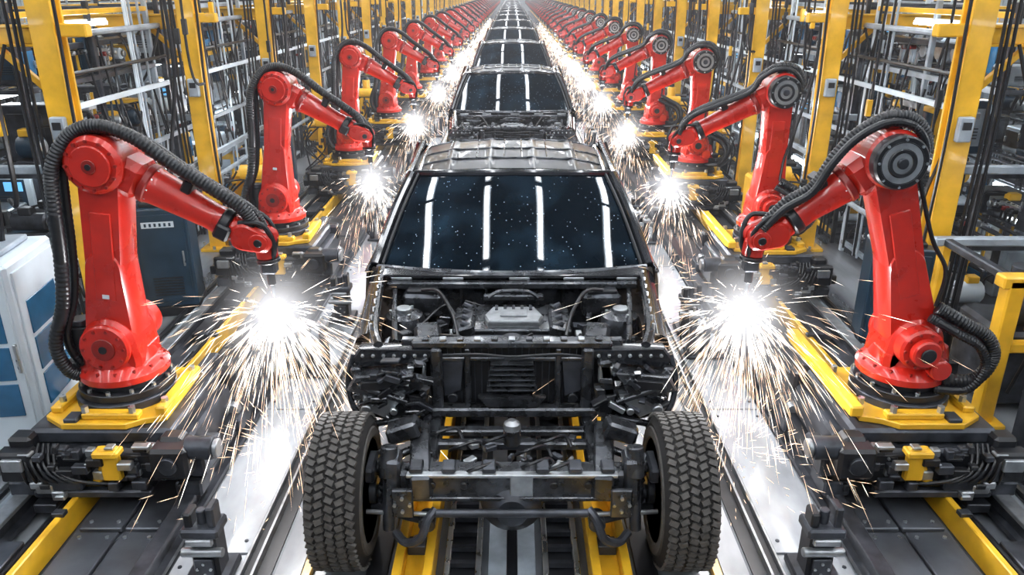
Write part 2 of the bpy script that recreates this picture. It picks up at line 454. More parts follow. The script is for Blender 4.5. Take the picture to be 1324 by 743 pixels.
        b.bolts((sx*0.70, 4.62, 1.02), (0, 0, 1), 0.085, 3, 0.012, 0.04, STEEL)
        b.box((sx*0.60, 4.86, 1.02), (0.26, 0.17, 0.16), BAY, (0, 0, sx*4), ch=0.02)
        b.box((sx*0.60, 4.86, 1.11), (0.20, 0.13, 0.03), BLK, (0, 0, sx*4), ch=0.01)
        b.box((sx*0.52, 4.35, 0.95), (0.17, 0.24, 0.16), BLK, (0, 0, sx*-8), ch=0.02)
        b.box((sx*0.52, 4.35, 1.04), (0.13, 0.2, 0.02), BAY, (0, 0, sx*-8), ch=0.006)
        b.tube([(sx*0.6, 4.8, 1.13), (sx*0.48, 4.72, 1.15), (sx*0.38, 4.55, 1.06), (sx*0.33, 4.3, 1.02)], 0.012, HOSE)
        # headlamp bucket structure: folded angular pressings
        b.prism([(sx*0.44, 1.06), (sx*0.88, 1.07), (sx*0.93, 1.0), (sx*0.90, 0.95), (sx*0.62, 0.97), (sx*0.47, 1.01)], 'y', 4.02, 4.12, PAINT, 0.012)
        b.prism([(sx*0.58, 0.965), (sx*0.90, 0.94), (sx*0.95, 0.85), (sx*0.80, 0.80), (sx*0.66, 0.86)], 'y', 3.92, 4.06, BAY, 0.014)
        b.prism([(sx*0.64, 0.935), (sx*0.86, 0.915), (sx*0.87, 0.87), (sx*0.72, 0.87)], 'y', 3.895, 3.93, BLK, 0.008)
        b.prism([(sx*0.48, 0.84), (sx*0.66, 0.86), (sx*0.88, 0.78), (sx*0.90, 0.68), (sx*0.70, 0.62), (sx*0.50, 0.66)], 'y', 3.96, 4.05, BAY, 0.014)
        b.prism([(sx*0.50, 0.80), (sx*0.60, 0.82), (sx*0.58, 0.70), (sx*0.51, 0.70)], 'y', 3.93, 3.97, BLK, 0.006)
        b.prism([(sx*0.62, 0.81), (sx*0.70, 0.82), (sx*0.84, 0.73), (sx*0.74, 0.68)], 'y', 3.91, 3.97, GREY, 0.008)
        b.prism([(sx*0.50, 0.99), (sx*0.60, 0.98), (sx*0.56, 0.90), (sx*0.50, 0.88)], 'y', 3.96, 4.03, GREY, 0.006)
        b.box((sx*0.80, 3.97, 0.905), (0.30, 0.04, 0.03), PAINT, (0, sx*18, sx*12), ch=0.01)
        b.box((sx*0.74, 3.92, 0.835), (0.30, 0.04, 0.03), BAY, (0, sx*-22, 0), ch=0.01)
        b.box((sx*0.74, 3.90, 0.66), (0.30, 0.04, 0.03), BAY, (0, sx*12, 0), ch=0.01)
        b.box((sx*0.89, 4.1, 0.82), (0.06, 0.25, 0.30), BAY, (0, sx*6, 0), ch=0.015)
        b.box((sx*0.55, 4.0, 0.9), (0.08, 0.08, 0.24), BAY, (0, sx*-10, 0), ch=0.015)
        b.box((sx*0.62, 3.90, 0.60), (0.22, 0.10, 0.10), BAY, (0, sx*10, sx*-10), ch=0.02)
        b.box((sx*0.60, 3.86, 0.64), (0.14, 0.05, 0.10), DARK, (0, sx*-8, 0), ch=0.012)
        b.cyl((sx*0.84, 3.93, 0.74), (sx*0.84, 3.89, 0.74), 0.03, GREY)
        b.cyl((sx*0.68, 3.91, 0.735), (sx*0.68, 3.88, 0.735), 0.022, STEEL)
        for k in range(7):
            b.cyl((sx*(0.50+0.06*k), 4.02, 1.03), (sx*(0.50+0.06*k), 4.005, 1.03), 0.011, GREY, seg=8)
        b.tube([(sx*0.92, 4.05, 1.02), (sx*0.95, 4.0, 0.9), (sx*0.93, 3.95, 0.76), (sx*0.86, 3.92, 0.64)], 0.018, PAINT)
        # frame rail
        b.box((sx*0.46, 6.2, 0.56), (0.09, 5.6, 0.15), BAY, ch=0.01)
        b.box((sx*0.50, 3.62, 0.60), (0.11, 0.5, 0.15), BAY, (6, 0, sx*-6), ch=0.012)
        b.box((sx*0.60, 3.72, 0.72), (0.18, 0.12, 0.10), BAY, (0, sx*20, 0), ch=0.015)
        # shock towers / spring, arms
        b.box((sx*0.63, 3.46, 0.56), (0.08, 0.14, 0.34), BAY, (0, sx*-4, 0), ch=0.015)
        b.cyl((sx*0.66, 3.40, 0.30), (sx*0.64, 3.46, 0.76), 0.032, DARK)
        b.cyl((sx*0.65, 3.42, 0.62), (sx*0.64, 3.46, 0.78), 0.045, BAY)
        coil = [(sx*0.66+0.055*math.cos(t*0.8), 3.55+0.055*math.sin(t*0.8), 0.34+t*0.0058) for t in range(0, 60)]
        b.tube(coil, 0.011, DARK, seg=6, n=1)
        for yy in (3.4, 3.72):
            b.cyl((sx*0.45, yy, 0.36), (sx*0.78, 3.56, 0.33), 0.028, DARK)
            b.cyl((sx*0.50, yy, 0.62), (sx*0.77, 3.57, 0.58), 0.022, BAY)
            b.cyl((sx*0.45, yy-0.05, 0.36), (sx*0.45, yy+0.05, 0.36), 0.045, DARK)
        b.cyl((sx*0.28, 3.36, 0.42), (sx*0.78, 3.42, 0.40), 0.013, GREY)
        b.tube([(sx*0.40, 3.36, 0.46), (sx*0.44, 3.32, 0.42), (sx*0.48, 3.30, 0.32), (sx*0.56, 3.32, 0.28), (sx*0.62, 3.38, 0.30)], 0.024, DARK)
        b.box((sx*0.57, 3.36, 0.50), (0.11, 0.03, 0.17), BAY, ch=0.01)
        b.bolts((sx*0.57, 3.345, 0.50), (0, -1, 0), 0.04, 4, 0.01, 0.015, STEEL)
    # cowl ledge, firewall
    b.box((0, 4.97, 1.185), (1.84, 0.10, 0.03), PAINT, (8, 0, 0), ch=0.01)
    b.box((0, 4.90, 1.13), (1.70, 0.06, 0.05), BAY, ch=0.012)
    b.box((0, 4.98, 0.86), (1.86, 0.04, 0.62), BAY, ch=0.01)
    b.box((0, 4.55, 0.62), (1.8, 0.85, 0.04), BLK, ch=0.01)
    for x in (-0.75, -0.4, 0.05, 0.42, 0.78):
        b.box((x, 4.93, 1.165), (0.14, 0.03, 0.02), GREY, ch=0.004)
    for k in range(9):
        x = -0.7+k*0.175
        b.box((x, 4.95, 1.0), (0.02, 0.03, 0.2), BAY, ch=0.004)
    # engine
    b.box((0, 4.62, 0.84), (0.62, 0.55, 0.30), DARK, ch=0.04)
    b.box((0.0, 4.60, 1.00), (0.56, 0.42, 0.05), BAY, ch=0.015)
    b.prism([(-0.15, 4.42), (0.17, 4.42), (0.20, 4.52), (0.15, 4.66), (-0.13, 4.66), (-0.18, 4.52)], 'z', 1.01, 1.07, GREY, 0.012)
    b.box((0.01, 4.54, 1.075), (0.17, 0.10, 0.012), GREY, ch=0.004)
    for k in range(5):
        b.box((-0.1+k*0.055, 4.63, 1.07), (0.02, 0.07, 0.02), DARK, ch=0.003)
    b.tube([(-0.16, 4.76, 1.09), (-0.08, 4.80, 1.12), (0.1, 4.80, 1.12), (0.18, 4.76, 1.09)], 0.012, BAY)
    b.box((0.01, 4.80, 1.08), (0.4, 0.05, 0.04), BAY, ch=0.01)
    for sx in (-1, 1):
        b.box((sx*0.30, 4.56, 1.01), (0.14, 0.38, 0.07), BAY, (0, sx*15, 0), ch=0.015)
        for k in range(4):
            b.cyl((sx*0.25, 4.42+k*0.1, 1.03), (sx*0.32, 4.42+k*0.1, 1.06), 0.02, DARK, seg=8)
    b.cyl((0.0, 4.30, 0.96), (0.0, 4.24, 0.96), 0.09, DARK, seg=20)
    b.cyl((0.2, 4.31, 0.92), (0.2, 4.25, 0.92), 0.06, DARK, seg=16)
    b.cyl((-0.2, 4.31, 0.92), (-0.2, 4.25, 0.92), 0.07, DARK, seg=16)
    # radiator support
    b.box((0, 4.07, 1.085), (1.16, 0.07, 0.045), BAY, ch=0.012)
    b.box((0, 4.14, 1.07), (1.3, 0.05, 0.03), BAY, ch=0.008)
    b.box((0, 4.03, 0.66), (1.4, 0.07, 0.06), BAY, ch=0.012)
    b.box((0, 4.12, 0.86), (0.92, 0.05, 0.38), BLK, ch=0.01)
    b.box((0, 4.06, 0.99), (0.9, 0.03, 0.025), BAY, ch=0.006)
    for x in (-0.44, 0.44):
        b.box((x, 4.05, 0.86), (0.07, 0.08, 0.42), BAY, ch=0.012)
    for x in (-0.26, 0.27):
        b.box((x, 4.06, 0.86), (0.035, 0.05, 0.40), BAY, (0, 0, 0), ch=0.008)
    for x in (-0.35, 0.36):
        b.prism([(x-0.07, 0.98), (x+0.07, 0.98), (x+0.05, 0.78), (x-0.05, 0.74)], 'y', 4.05, 4.09, DARK, 0.01)
        b.cyl((x, 4.05, 0.74), (x, 4.03, 0.74), 0.03, BLK, seg=14)
    for k in range(6):
        b.box((0, 4.045, 0.80+k*0.034), (0.30-0.01*k, 0.04, 0.014), BAY, (25, 0, 0), ch=0.003)
    b.prism([(-0.20, 0.76), (0.20, 0.76), (0.15, 0.70), (-0.15, 0.70)], 'y', 4.0, 4.06, BAY, 0.008)
    for k in range(22):
        b.box((-0.42+k*0.04, 4.09, 0.86), (0.006, 0.02, 0.36), DARK, ch=0)
    b.tube([(-0.4, 4.02, 1.03), (-0.2, 3.99, 1.05), (0.0, 4.0, 1.03), (0.25, 3.99, 1.05), (0.42, 4.02, 1.02)], 0.009, HOSE)
    for k in range(11):
        b.box((-0.5+k*0.1, 4.06, 1.115), (0.04, 0.04, 0.02), GREY if k % 2 else BAY, ch=0.004)
    for k in range(70):
        sx = rnd.choice((-1, 1)); x = rnd.uniform(0.32, 0.84); y = rnd.uniform(4.2, 4.88)
        z = rnd.uniform(0.88, 1.00)
        s_ = (rnd.uniform(0.03, 0.10), rnd.uniform(0.03, 0.1), rnd.uniform(0.02, 0.06))
        b.box((sx*x, y, z), s_, rnd.choice((BAY, BAY, DARK, GREY, BLK, DARK)), (rnd.uniform(-15, 15), rnd.uniform(-15, 15), rnd.uniform(0, 90)), ch=0.006)
    for k in range(80):
        sx = rnd.choice((-1, 1)); x = rnd.uniform(0.48, 0.90); z = rnd.uniform(0.60, 1.04)
        b.box((sx*x, rnd.uniform(3.89, 3.99), z), (rnd.uniform(0.02, 0.11), rnd.uniform(0.02, 0.06), rnd.uniform(0.012, 0.04)),
              rnd.choice((BAY, BAY, PAINT, GREY, DARK, BLK)), (rnd.uniform(-10, 10), rnd.uniform(-45, 45), rnd.uniform(-20, 20)), ch=0.005)
    for k in range(6):
        x = rnd.uniform(-0.4, 0.4); y = rnd.uniform(4.2, 4.9)
        b.tube([(x, y, 1.0), (x+rnd.uniform(-.15, .15), y+rnd.uniform(-.1, .1), 1.06), (x+rnd.uniform(-.3, .3), y+rnd.uniform(-.2, .2), 0.98)], 0.008, HOSE, seg=5)
    # front cross member + steering rack + differential
    b.box((0, 3.47, 0.57), (1.20, 0.12, 0.16), BAY, ch=0.018)
    b.box((0, 3.40, 0.645), (1.10, 0.04, 0.02), GREY, ch=0.005)
    b.box((0, 3.40, 0.50), (1.10, 0.03, 0.025), BAY, ch=0.005)
    b.box((0.05, 3.40, 0.575), (0.12, 0.02, 0.12), GREY, ch=0.006)
    for x in (-0.42, -0.25, 0.22, 0.4):
        b.cyl((x, 3.41, 0.575), (x, 3.395, 0.575), 0.022, BLK, seg=12)
    for x in (-0.5, -0.33, -0.12, 0.16, 0.33, 0.5):
        b.box((x, 3.44, 0.67), (0.07, 0.09, 0.035), DARK, ch=0.008)
    b.cyl((-0.40, 3.34, 0.45), (0.40, 3.34, 0.45), 0.022, DARK)
    b.lathe((0, 3.64, 0.42), (0, -1, 0), [(0.05, -0.1), (0.14, 0.0), (0.18, 0.1), (0.16, 0.2), (0.08, 0.27)], DARK, 24)
    b.cyl((-0.75, 3.6, 0.40), (0.75, 3.6, 0.40), 0.04, DARK)
    b.cyl((0, 3.74, 0.62), (0, 3.74, 0.72), 0.05, BAY)
    b.lathe((0, 3.74, 0.72), (0, 0, 1), [(0.05, 0), (0.045, 0.03), (0.02, 0.05)], GREY, 16)
    b.box((0, 3.76, 0.60), (0.85, 0.06, 0.05), BAY, ch=0.012)
    b.box((0.0, 3.90, 0.60), (1.05, 0.06, 0.04), BAY, ch=0.012)
    for k in range(30):
        x = rnd.uniform(-0.55, 0.55)
        b.box((x, rnd.uniform(3.42, 3.8), rnd.uniform(0.60, 0.66)), (rnd.uniform(0.02, 0.08), rnd.uniform(0.02, 0.07), rnd.uniform(0.02, 0.04)),
              rnd.choice((BAY, DARK, GREY, DARK)), (0, 0, rnd.uniform(0, 90)), ch=0.006)
    for k in range(8):
        x = rnd.uniform(-0.5, 0.3); y = rnd.uniform(3.42, 3.8)
        b.tube([(x, y, 0.63), (x+0.06, y-0.05, 0.69), (x+0.16, y+0.03, 0.67), (x+0.2, y, 0.62)], 0.01, HOSE, seg=6)
    for y in (5.4, 6.6, 7.8, 8.8):
        b.box((0, y, 0.56), (0.92, 0.09, 0.1), BAY, ch=0.012)
    b.cyl((-0.8, 8.0, 0.42), (0.8, 8.0, 0.42), 0.05, DARK); b.lathe((0, 7.85, 0.42), (0, 1, 0), [(0.06, 0), (0.15, 0.08), (0.15, 0.22), (0.06, 0.3)], DARK)
    # cab rear wall + load bed
    b.box((0, 7.17, 0.98), (1.92, 0.05, 0.5), PAINT, ch=0.01)
    def rearw(u, v):
        q = 2*u-1
        return (q*lerp(0.97, 0.78, v), lerp(7.19, 7.14, v), lerp(1.18, 1.67-0.03*q*q, v))
    b.surf(8, 4, rearw, GLASS)
    for sx in (-1, 1):
        def bed(u, v):
            return (sx*(0.98+0.03*math.sin(math.pi*v)), lerp(7.25, 9.05, u), lerp(1.12, 0.62, v))
        b.surf(8, 4, bed, PAINT)
        b.box((sx*0.95, 8.15, 1.12), (0.09, 1.8, 0.05), PAINT, ch=0.015)
        b.box((sx*0.78, 8.0, 0.86), (0.3, 0.8, 0.2), BAY, ch=0.04)
    b.box((0, 8.15, 0.68), (1.85, 1.75, 0.04), BAY, ch=0.005)
    for k in range(11):
        b.box((-0.75+k*0.15, 8.15, 0.71), (0.05, 1.7, 0.02), BAY, ch=0.004)
    b.box((0, 9.05, 0.88), (1.9, 0.06, 0.5), PAINT, ch=0.015)
    b.box((0, 7.28, 0.88), (1.9, 0.05, 0.5), PAINT, ch=0.01)
    return b.mesh('pickup_truck')
tm = build_truck()
SP = 7.4
for k in range(13):
    put('pickup_truck', tm, (0, k*SP, 0))

# ------------------------------------------------------------ robots
def build_robot(name, dx, front, Wp=(0.82, 1.02), ez=1.43):
    """arm reaches toward +X.  plain disc side is -Y, motor side is +Y """
    b = MB()
    S = (0.0, 0.33); E = (dx, ez)
    b.cyl((0, 0, 0), (0, 0, 0.05), 0.28, BLK, seg=40)
    b.cyl((0, 0, 0.05), (0, 0, 0.10), 0.23, BLK, seg=40)
    b.bolts((0, 0, 0.05), (0, 0, 1), 0.255, 12, 0.014, 0.02, STEEL)
    b.lathe((0, 0, 0.09), (0, 0, 1), [(0.24, 0), (0.262, 0.01), (0.265, 0.05), (0.24, 0.08), (0.20, 0.11), (0.185, 0.16), (0.17, 0.2)], RED, 40)
    b.bolts((0, 0, 0.16), (0, 0, 1), 0.235, 14, 0.011, 0.02, REDD)
    # yoke
    b.link((0.0, 0.22), 0.18, (S[0], S[1]), 0.165, -0.16, 0.16, RED, 0.03)
    b.box((-0.15, 0.02, 0.24), (0.15, 0.24, 0.17), RED, (0, 12, 0), ch=0.04)
    b.box((0.10, 0.05, 0.22), (0.16, 0.22, 0.16), RED, ch=0.04)
    # shoulder disc + motor
    b.cyl((S[0], -0.16, S[1]), (S[0], -0.205, S[1]), 0.15, RED, seg=36, ch=0.012)
    b.cyl((S[0], -0.205, S[1]), (S[0], -0.215, S[1]), 0.07, REDD, seg=24)
    b.cyl((S[0], -0.215, S[1]), (S[0], -0.22, S[1]), 0.025, BLK, seg=16)
    b.bolts((S[0], -0.205, S[1]), (0, -1, 0), 0.12, 10, 0.010, 0.012, REDD)
    b.cyl((S[0]+0.03, 0.16, S[1]+0.02), (S[0]+0.03, 0.27, S[1]+0.02), 0.13, RED, seg=30, ch=0.015)
    b.cyl((S[0]+0.03, 0.27, S[1]+0.02), (S[0]+0.03, 0.33, S[1]+0.02), 0.085, RED, seg=24, ch=0.01)
    b.bolts((S[0]+0.03, 0.27, S[1]+0.02), (0, 1, 0), 0.107, 10, 0.009, 0.012, REDD)
    b.cyl((S[0]+0.03, 0.33, S[1]+0.02), (S[0]+0.03, 0.345, S[1]+0.02), 0.045, BLK, seg=20)
    b.cyl((S[0]-0.10, 0.15, S[1]-0.11), (S[0]-0.10, 0.28, S[1]-0.11), 0.065, RED, seg=24, ch=0.01)
    # rear motor (black) + connector box
    b.cyl((-0.21, -0.02, 0.18), (-0.21, -0.02, 0.42), 0.085, BLK, seg=24)
    b.cyl((-0.21, -0.02, 0.42), (-0.21, -0.02, 0.46), 0.06, DARK, seg=20)
    b.box((-0.26, 0.0, 0.14), (0.12, 0.2, 0.12), BLK, ch=0.015)
    # lower arm: two tapered links
    mid = (lerp(S[0], E[0], 0.45)-0.01, lerp(S[1], E[1], 0.45))
    b.link(S, 0.16, mid, 0.112, -0.12, 0.12, RED, 0.03)
    b.link(mid, 0.112, E, 0.125, -0.11, 0.11, RED, 0.03)
    dv = Vector((E[0]-S[0], 0, E[1]-S[1])); ang = math.degrees(math.atan2(dv.x, dv.z))
    for sd in (-1, 1):
        b.box((lerp(S[0], E[0], 0.5), sd*0.113, lerp(S[1], E[1], 0.5)), (0.12, 0.02, 0.54), RED, (0, ang, 0), ch=0.009)
    b.box((lerp(S[0], E[0], 0.28), -0.126, lerp(S[1], E[1], 0.28)), (0.04, 0.006, 0.025), WHITE, (0, ang, 0), ch=0.001)
    # elbow
    b.cyl((E[0], -0.17, E[1]), (E[0], 0.16, E[1]), 0.165, RED, seg=40, ch=0.025)
    b.cyl((E[0], -0.17, E[1]), (E[0], -0.19, E[1]), 0.115, RED, seg=32, ch=0.008)
    b.cyl((E[0], -0.19, E[1]), (E[0], -0.20, E[1]), 0.04, REDD, seg=20)
    b.cyl((E[0], -0.20, E[1]), (E[0], -0.207, E[1]), 0.018, BLK, seg=12)
    b.bolts((E[0], -0.17, E[1]), (0, -1, 0), 0.138, 12, 0.010, 0.014, REDD)
    # elbow motor on +Y side: concentric black rings
    b.lathe((E[0]+0.01, 0.16, E[1]), (0, 1, 0), [(0.145, 0), (0.15, 0.01), (0.15, 0.07), (0.14, 0.085), (0.112, 0.085), (0.108, 0.04), (0.02, 0.04)], BLK, 40)
    b.lathe((E[0]+0.01, 0.195, E[1]), (0, 1, 0), [(0.08, 0), (0.08, 0.05), (0.074, 0.058), (0.058, 0.058), (0.054, 0.03), (0.01, 0.03)], BLK, 32)
    b.lathe((E[0]+0.01, 0.238, E[1]), (0, 1, 0), [(0.117, 0), (0.1185, 0.005), (0.117, 0.008), (0.116, 0.004)], GREY, 40)
    b.cyl((E[0]+0.01, 0.20, E[1]), (E[0]+0.01, 0.26, E[1]), 0.03, DARK, seg=20)
    b.bolts((E[0]+0.01, 0.245, E[1]), (0, 1, 0), 0.130, 8, 0.008, 0.010, STEEL)
    # forearm
    A = Vector((E[0], 0, E[1])); B_ = Vector((Wp[0], 0, Wp[1])); d = (B_-A).normalized()
    fa = math.degrees(math.atan2(-d.z, d.x))
    p = A + d*0.15
    b.box(p, (0.22, 0.24, 0.22), RED, (0, fa, 0), ch=0.05)
    b.box(A + Vector((0.03, 0, 0.11)), (0.18, 0.16, 0.11), RED, (0, fa, 0), ch=0.04)
    b.cyl(A+d*0.24, A+d*0.29, 0.12, REDD, seg=32, ch=0.01)
    b.bolts(A+d*0.29, d, 0.104, 10, 0.009, 0.01, STEEL)
    Lf = (B_-A).length
    b.lathe(A+d*0.27, d, [(0.105, 0), (0.112, 0.02), (0.106, 0.06), (0.082, max(0.1, Lf-0.44)), (0.086, max(0.13, Lf-0.37))], RED, 32)
    b.cyl(A+d*(Lf-0.10), A+d*(Lf-0.04), 0.095, BLK, seg=32, ch=0.01)
    b.box(A+d*(Lf-0.07)+Vector((0, -0.08, -0.03)), (0.09, 0.06, 0.09), BLK, (0, fa, 0), ch=0.012)
    b.cyl(A+d*(Lf-0.04), A+d*(Lf+0.03), 0.08, RED, seg=28, ch=0.01)
    # wrist
    w = A+d*(Lf+0.06)
    b.link((w.x, w.z), 0.08, (w.x+0.10, w.z-0.03), 0.066, -0.09, -0.03, RED, 0.015)
    b.link((w.x, w.z), 0.08, (w.x+0.10, w.z-0.03), 0.066, 0.03, 0.09, RED, 0.015)
    b.cyl((w.x+0.09, -0.098, w.z-0.03), (w.x+0.09, 0.098, w.z-0.03), 0.055, RED, seg=24)
    b.cyl((w.x+0.09, -0.104, w.z-0.03), (w.x+0.09, 0.104, w.z-0.03), 0.025, BLK, seg=16)
    t0 = Vector((w.x+0.10, 0, w.z-0.05))
    b.cyl(t0, t0+Vector((0.01, 0, -0.10)), 0.064, RED, seg=24, ch=0.01)
    b.cyl(t0+Vector((0.01, 0, -0.10)), t0+Vector((0.012, 0, -0.125)), 0.070, BLK, seg=24)
    b.box(t0+Vector((0.012, 0, -0.16)), (0.09, 0.08, 0.07), DARK, ch=0.012)
    b.cyl(t0+Vector((0.012, 0, -0.18)), t0+Vector((0.015, 0, -0.27)), 0.025, BLK, seg=14)
    b.cyl(t0+Vector((0.015, 0, -0.27)), t0+Vector((0.018, 0, -0.36)), 0.016, GREY, r1=0.008, seg=12)
    tip = t0+Vector((0.018, 0, -0.36))
    # hoses
    wx, wz = w.x, w.z
    if front < 0:
        h1 = [(-0.16, -0.10, 0.10), (-0.25, -0.17, 0.17), (-0.28, -0.20, 0.36), (-0.19, -0.19, 0.62), (-0.15, -0.18, 0.9), (-0.13, -0.17, 1.2), (-0.10, -0.16, 1.42), (0.01, -0.13, 1.59),
              (0.16, -0.10, 1.64), (0.34, -0.08, 1.57), (0.53, -0.07, 1.42), (0.71, -0.06, 1.29), (0.88, -0.05, 1.16), (wx+0.06, -0.03, wz+0.06)]
        b.tube(h1, 0.036, HOSE, seg=12, n=20, ribs=True)
        h2 = [Vector(q)+Vector((0.035, 0.07, -0.03 if i > 6 else 0.03)) for i, q in enumerate(h1)]
        b.tube(h2, 0.024, HOSE, seg=10, n=20, ribs=True)
        b.tube([Vector(q)+Vector((0.03, 0.02, -0.04+0.01*math.sin(i*2))) for i, q in enumerate(h1[7:])], 0.013, HOSE, seg=8, n=8)
    else:
        dz = Wp[1]-1.02
        up = [(dx-0.15, 0.06, ez-0.06), (dx-0.19, 0.08, ez+0.07), (dx-0.11, 0.08, ez+0.20), (dx+0.04, 0.07, ez+0.225), (dx+0.19, 0.06, ez+0.14),
              (dx+0.30, 0.05, ez+0.0), (0.72, 0.04, 1.27+dz), (0.86, 0.03, 1.17+dz), (wx+0.06, 0.02, wz+0.06)]
        b.tube(up, 0.032, HOSE, seg=12, n=18, ribs=True)
        b.tube([Vector(q)+Vector((0.03, 0.06, -0.025)) for q in up], 0.022, HOSE, seg=10, n=18, ribs=True)
        lo = [(-0.07, 0.15, 0.58), (-0.22, 0.20, 0.50), (-0.36, 0.22, 0.42), (-0.42, 0.22, 0.28), (-0.34, 0.22, 0.14), (-0.16, 0.18, 0.12)]
        b.tube(lo, 0.038, HOSE, seg=12, n=18, ribs=True)
        b.tube([Vector(q)+Vector((0.05, 0.03, -0.05)) for q in lo], 0.026, HOSE, seg=10, n=18, ribs=True)
        b.tube([(-0.07, 0.13, 0.58), (-0.09, 0.12, 0.8), (dx*0.5-0.14, 0.11, 1.0), (dx-0.16, 0.10, ez-0.08)], 0.013, HOSE, seg=8)
    b.box((E[0], 0, E[1]+0.17), (0.10, 0.14, 0.05), BLK, ch=0.01)
    b.box(A+d*(Lf*0.62)+Vector((0.03, 0, 0.11)), (0.06, 0.14, 0.08), BLK, (0, fa, 0), ch=0.01)
    b.tube([(wx-0.02, -0.05, wz+0.08), (wx+0.12, -0.08, wz+0.08), (wx+0.17, -0.05, wz-0.06), (wx+0.12, -0.02, wz-0.2)], 0.016, HOSE)
    b.tube([(wx-0.1, 0.05, wz+0.12), (wx+0.06, 0.08, wz+0.11), (wx+0.15, 0.07, wz-0.02), (wx+0.12, 0.02, wz-0.22)], 0.013, HOSE)
    return b.mesh(name), tip
rl, tipL = build_robot('robot_arm_a', 0.12, -1)
rr, tipR = build_robot('robot_arm_b', 0.33, 1, (0.86, 1.04), 1.46)
rr2, tipR2 = build_robot('robot_arm_c', 0.0, 1, (0.80, 1.02), 1.44)
PZ = 0.66
NR = 30
XL, XR = -2.44, 2.45

def build_carriage(longbeam):
    b = MB()
    b.box((0, 0, 0.36), (0.98, 0.92, 0.22), DARK, ch=0.02)
    b.box((0, 0, 0.52), (0.86, 0.80, 0.10), DARK, ch=0.02)
    b.box((0.0, 0, 0.22), (1.10, 0.7, 0.08), BLK, ch=0.01)
    for sx in (-1, 1):
        for sy in (-1, 1):
            b.box((sx*0.50, sy*0.36, 0.20), (0.16, 0.22, 0.10), DARK, ch=0.012)
            b.cyl((sx*0.50, sy*0.36-0.03, 0.27), (sx*0.50, sy*0.36+0.03, 0.27), 0.05, GREY)
            b.box((sx*0.44, sy*0.42, 0.48), (0.14, 0.12, 0.16), BLK, ch=0.02)
            b.box((sx*0.24, sy*0.47, 0.36), (0.22, 0.03, 0.18), BLK, ch=0.01)
            b.bolts((sx*0.24, sy*0.485, 0.36), (0, sy, 0), 0.07, 4, 0.009, 0.012, STEEL)
    b.prism([(-0.36, -0.30), (-0.22, -0.40), (0.16, -0.40), (0.24, -0.34), (0.36, -0.30), (0.34, 0.34), (-0.24, 0.34), (-0.36, 0.26)], 'z', 0.57, 0.61, YEL, 0.006)
    if longbeam:
        b.box((0.39, 0.25, 0.645), (0.08, 1.15, 0.07), YEL, ch=0.01)
        b.box((0.36, 0.3, 0.60), (0.12, 1.0, 0.02), YEL, ch=0.004)
    else:
        b.box((0.33, -0.02, 0.635), (0.07, 0.56, 0.06), YEL, ch=0.01)
        b.box((0.33, 0.42, 0.56), (0.08, 0.3, 0.1), DARK, ch=0.01)
    b.box((-0.31, 0, 0.63), (0.07, 0.55, 0.045), YEL, ch=0.01)
    b.box((0.05, -0.32, 0.63), (0.34, 0.07, 0.04), YEL, ch=0.01)
    b.box((-0.17, -0.34, 0.62), (0.08, 0.10, 0.03), DARK, ch=0.006)
    b.cyl((0, 0, 0.60), (0, 0, 0.66), 0.29, DARK, seg=36)
    for sx, sy in ((-0.3, -0.2), (-0.3, 0.2), (0.33, -0.22), (0.33, 0.2), (-0.1, -0.33), (0.18, -0.33)):
        b.cyl((sx, sy, 0.65), (sx, sy, 0.69), 0.022, STEEL, seg=6, ch=0)
    b.box((0.10, -0.52, 0.42), (0.11, 0.05, 0.22), YEL, ch=0.012)
    b.box((0.10, -0.53, 0.50), (0.15, 0.09, 0.04), YEL, ch=0.01)
    b.box((0.02, -0.49, 0.34), (0.05, 0.05, 0.16), YEL, (0, 30, 0), ch=0.01)
    # drive motor on the aisle side
    b.box((0.46, -0.48, 0.44), (0.22, 0.20, 0.20), BLK, ch=0.02)
    b.cyl((0.54, -0.48, 0.50), (0.70, -0.48, 0.50), 0.07, DARK, seg=24)
    b.cyl((0.70, -0.48, 0.50), (0.73, -0.48, 0.50), 0.055, GREY, seg=20)
    b.cyl((0.46, -0.60, 0.44), (0.46, -0.57, 0.44), 0.055, DARK, seg=20)
    b.box((0.56, -0.30, 0.34), (0.10, 0.3, 0.14), DARK, ch=0.015)
    for k in range(7):
        b.tube([(-0.44+0.03*k, -0.44, 0.50), (-0.42+0.035*k, -0.54, 0.46-0.01*k), (-0.40+0.05*k, -0.55, 0.32), (-0.44+0.09*k, -0.47, 0.24)], 0.010, HOSE, seg=6)
    b.box((-0.45, -0.50, 0.40), (0.20, 0.10, 0.20), BLK, ch=0.015)
    b.box((-0.45, -0.56, 0.43), (0.12, 0.03, 0.08), GREY, ch=0.006)
    b.box((-0.20, -0.50, 0.30), (0.22, 0.08, 0.12), DARK, ch=0.01)
    b.box((-0.05, -0.49, 0.20), (0.7, 0.06, 0.05), DARK, ch=0.01)
    b.box((-0.56, 0.1, 0.30), (0.10, 0.6, 0.16), BLK, ch=0.015)
    for k in range(10):
        b.box((-0.60, -0.4+k*0.1, 0.32), (0.09, 0.07, 0.09), BLK, ch=0.01)
    rnd = random.Random(2)
    for k in range(60):
        b.box((rnd.uniform(-0.48, 0.5), rnd.uniform(-0.55, -0.46), rnd.uniform(0.20, 0.54)), (rnd.uniform(0.02, 0.1), 0.05, rnd.uniform(0.015, 0.06)),
              rnd.choice((DARK, BLK, BLK, GREY, DARK)), ch=0.006)
    return b.mesh('robot_carriage')
cm = build_carriage(False)
cmr = build_carriage(True)
for v in cmr.vertices: v.co.x = -v.co.x
cmr.flip_normals(); cmr.update()

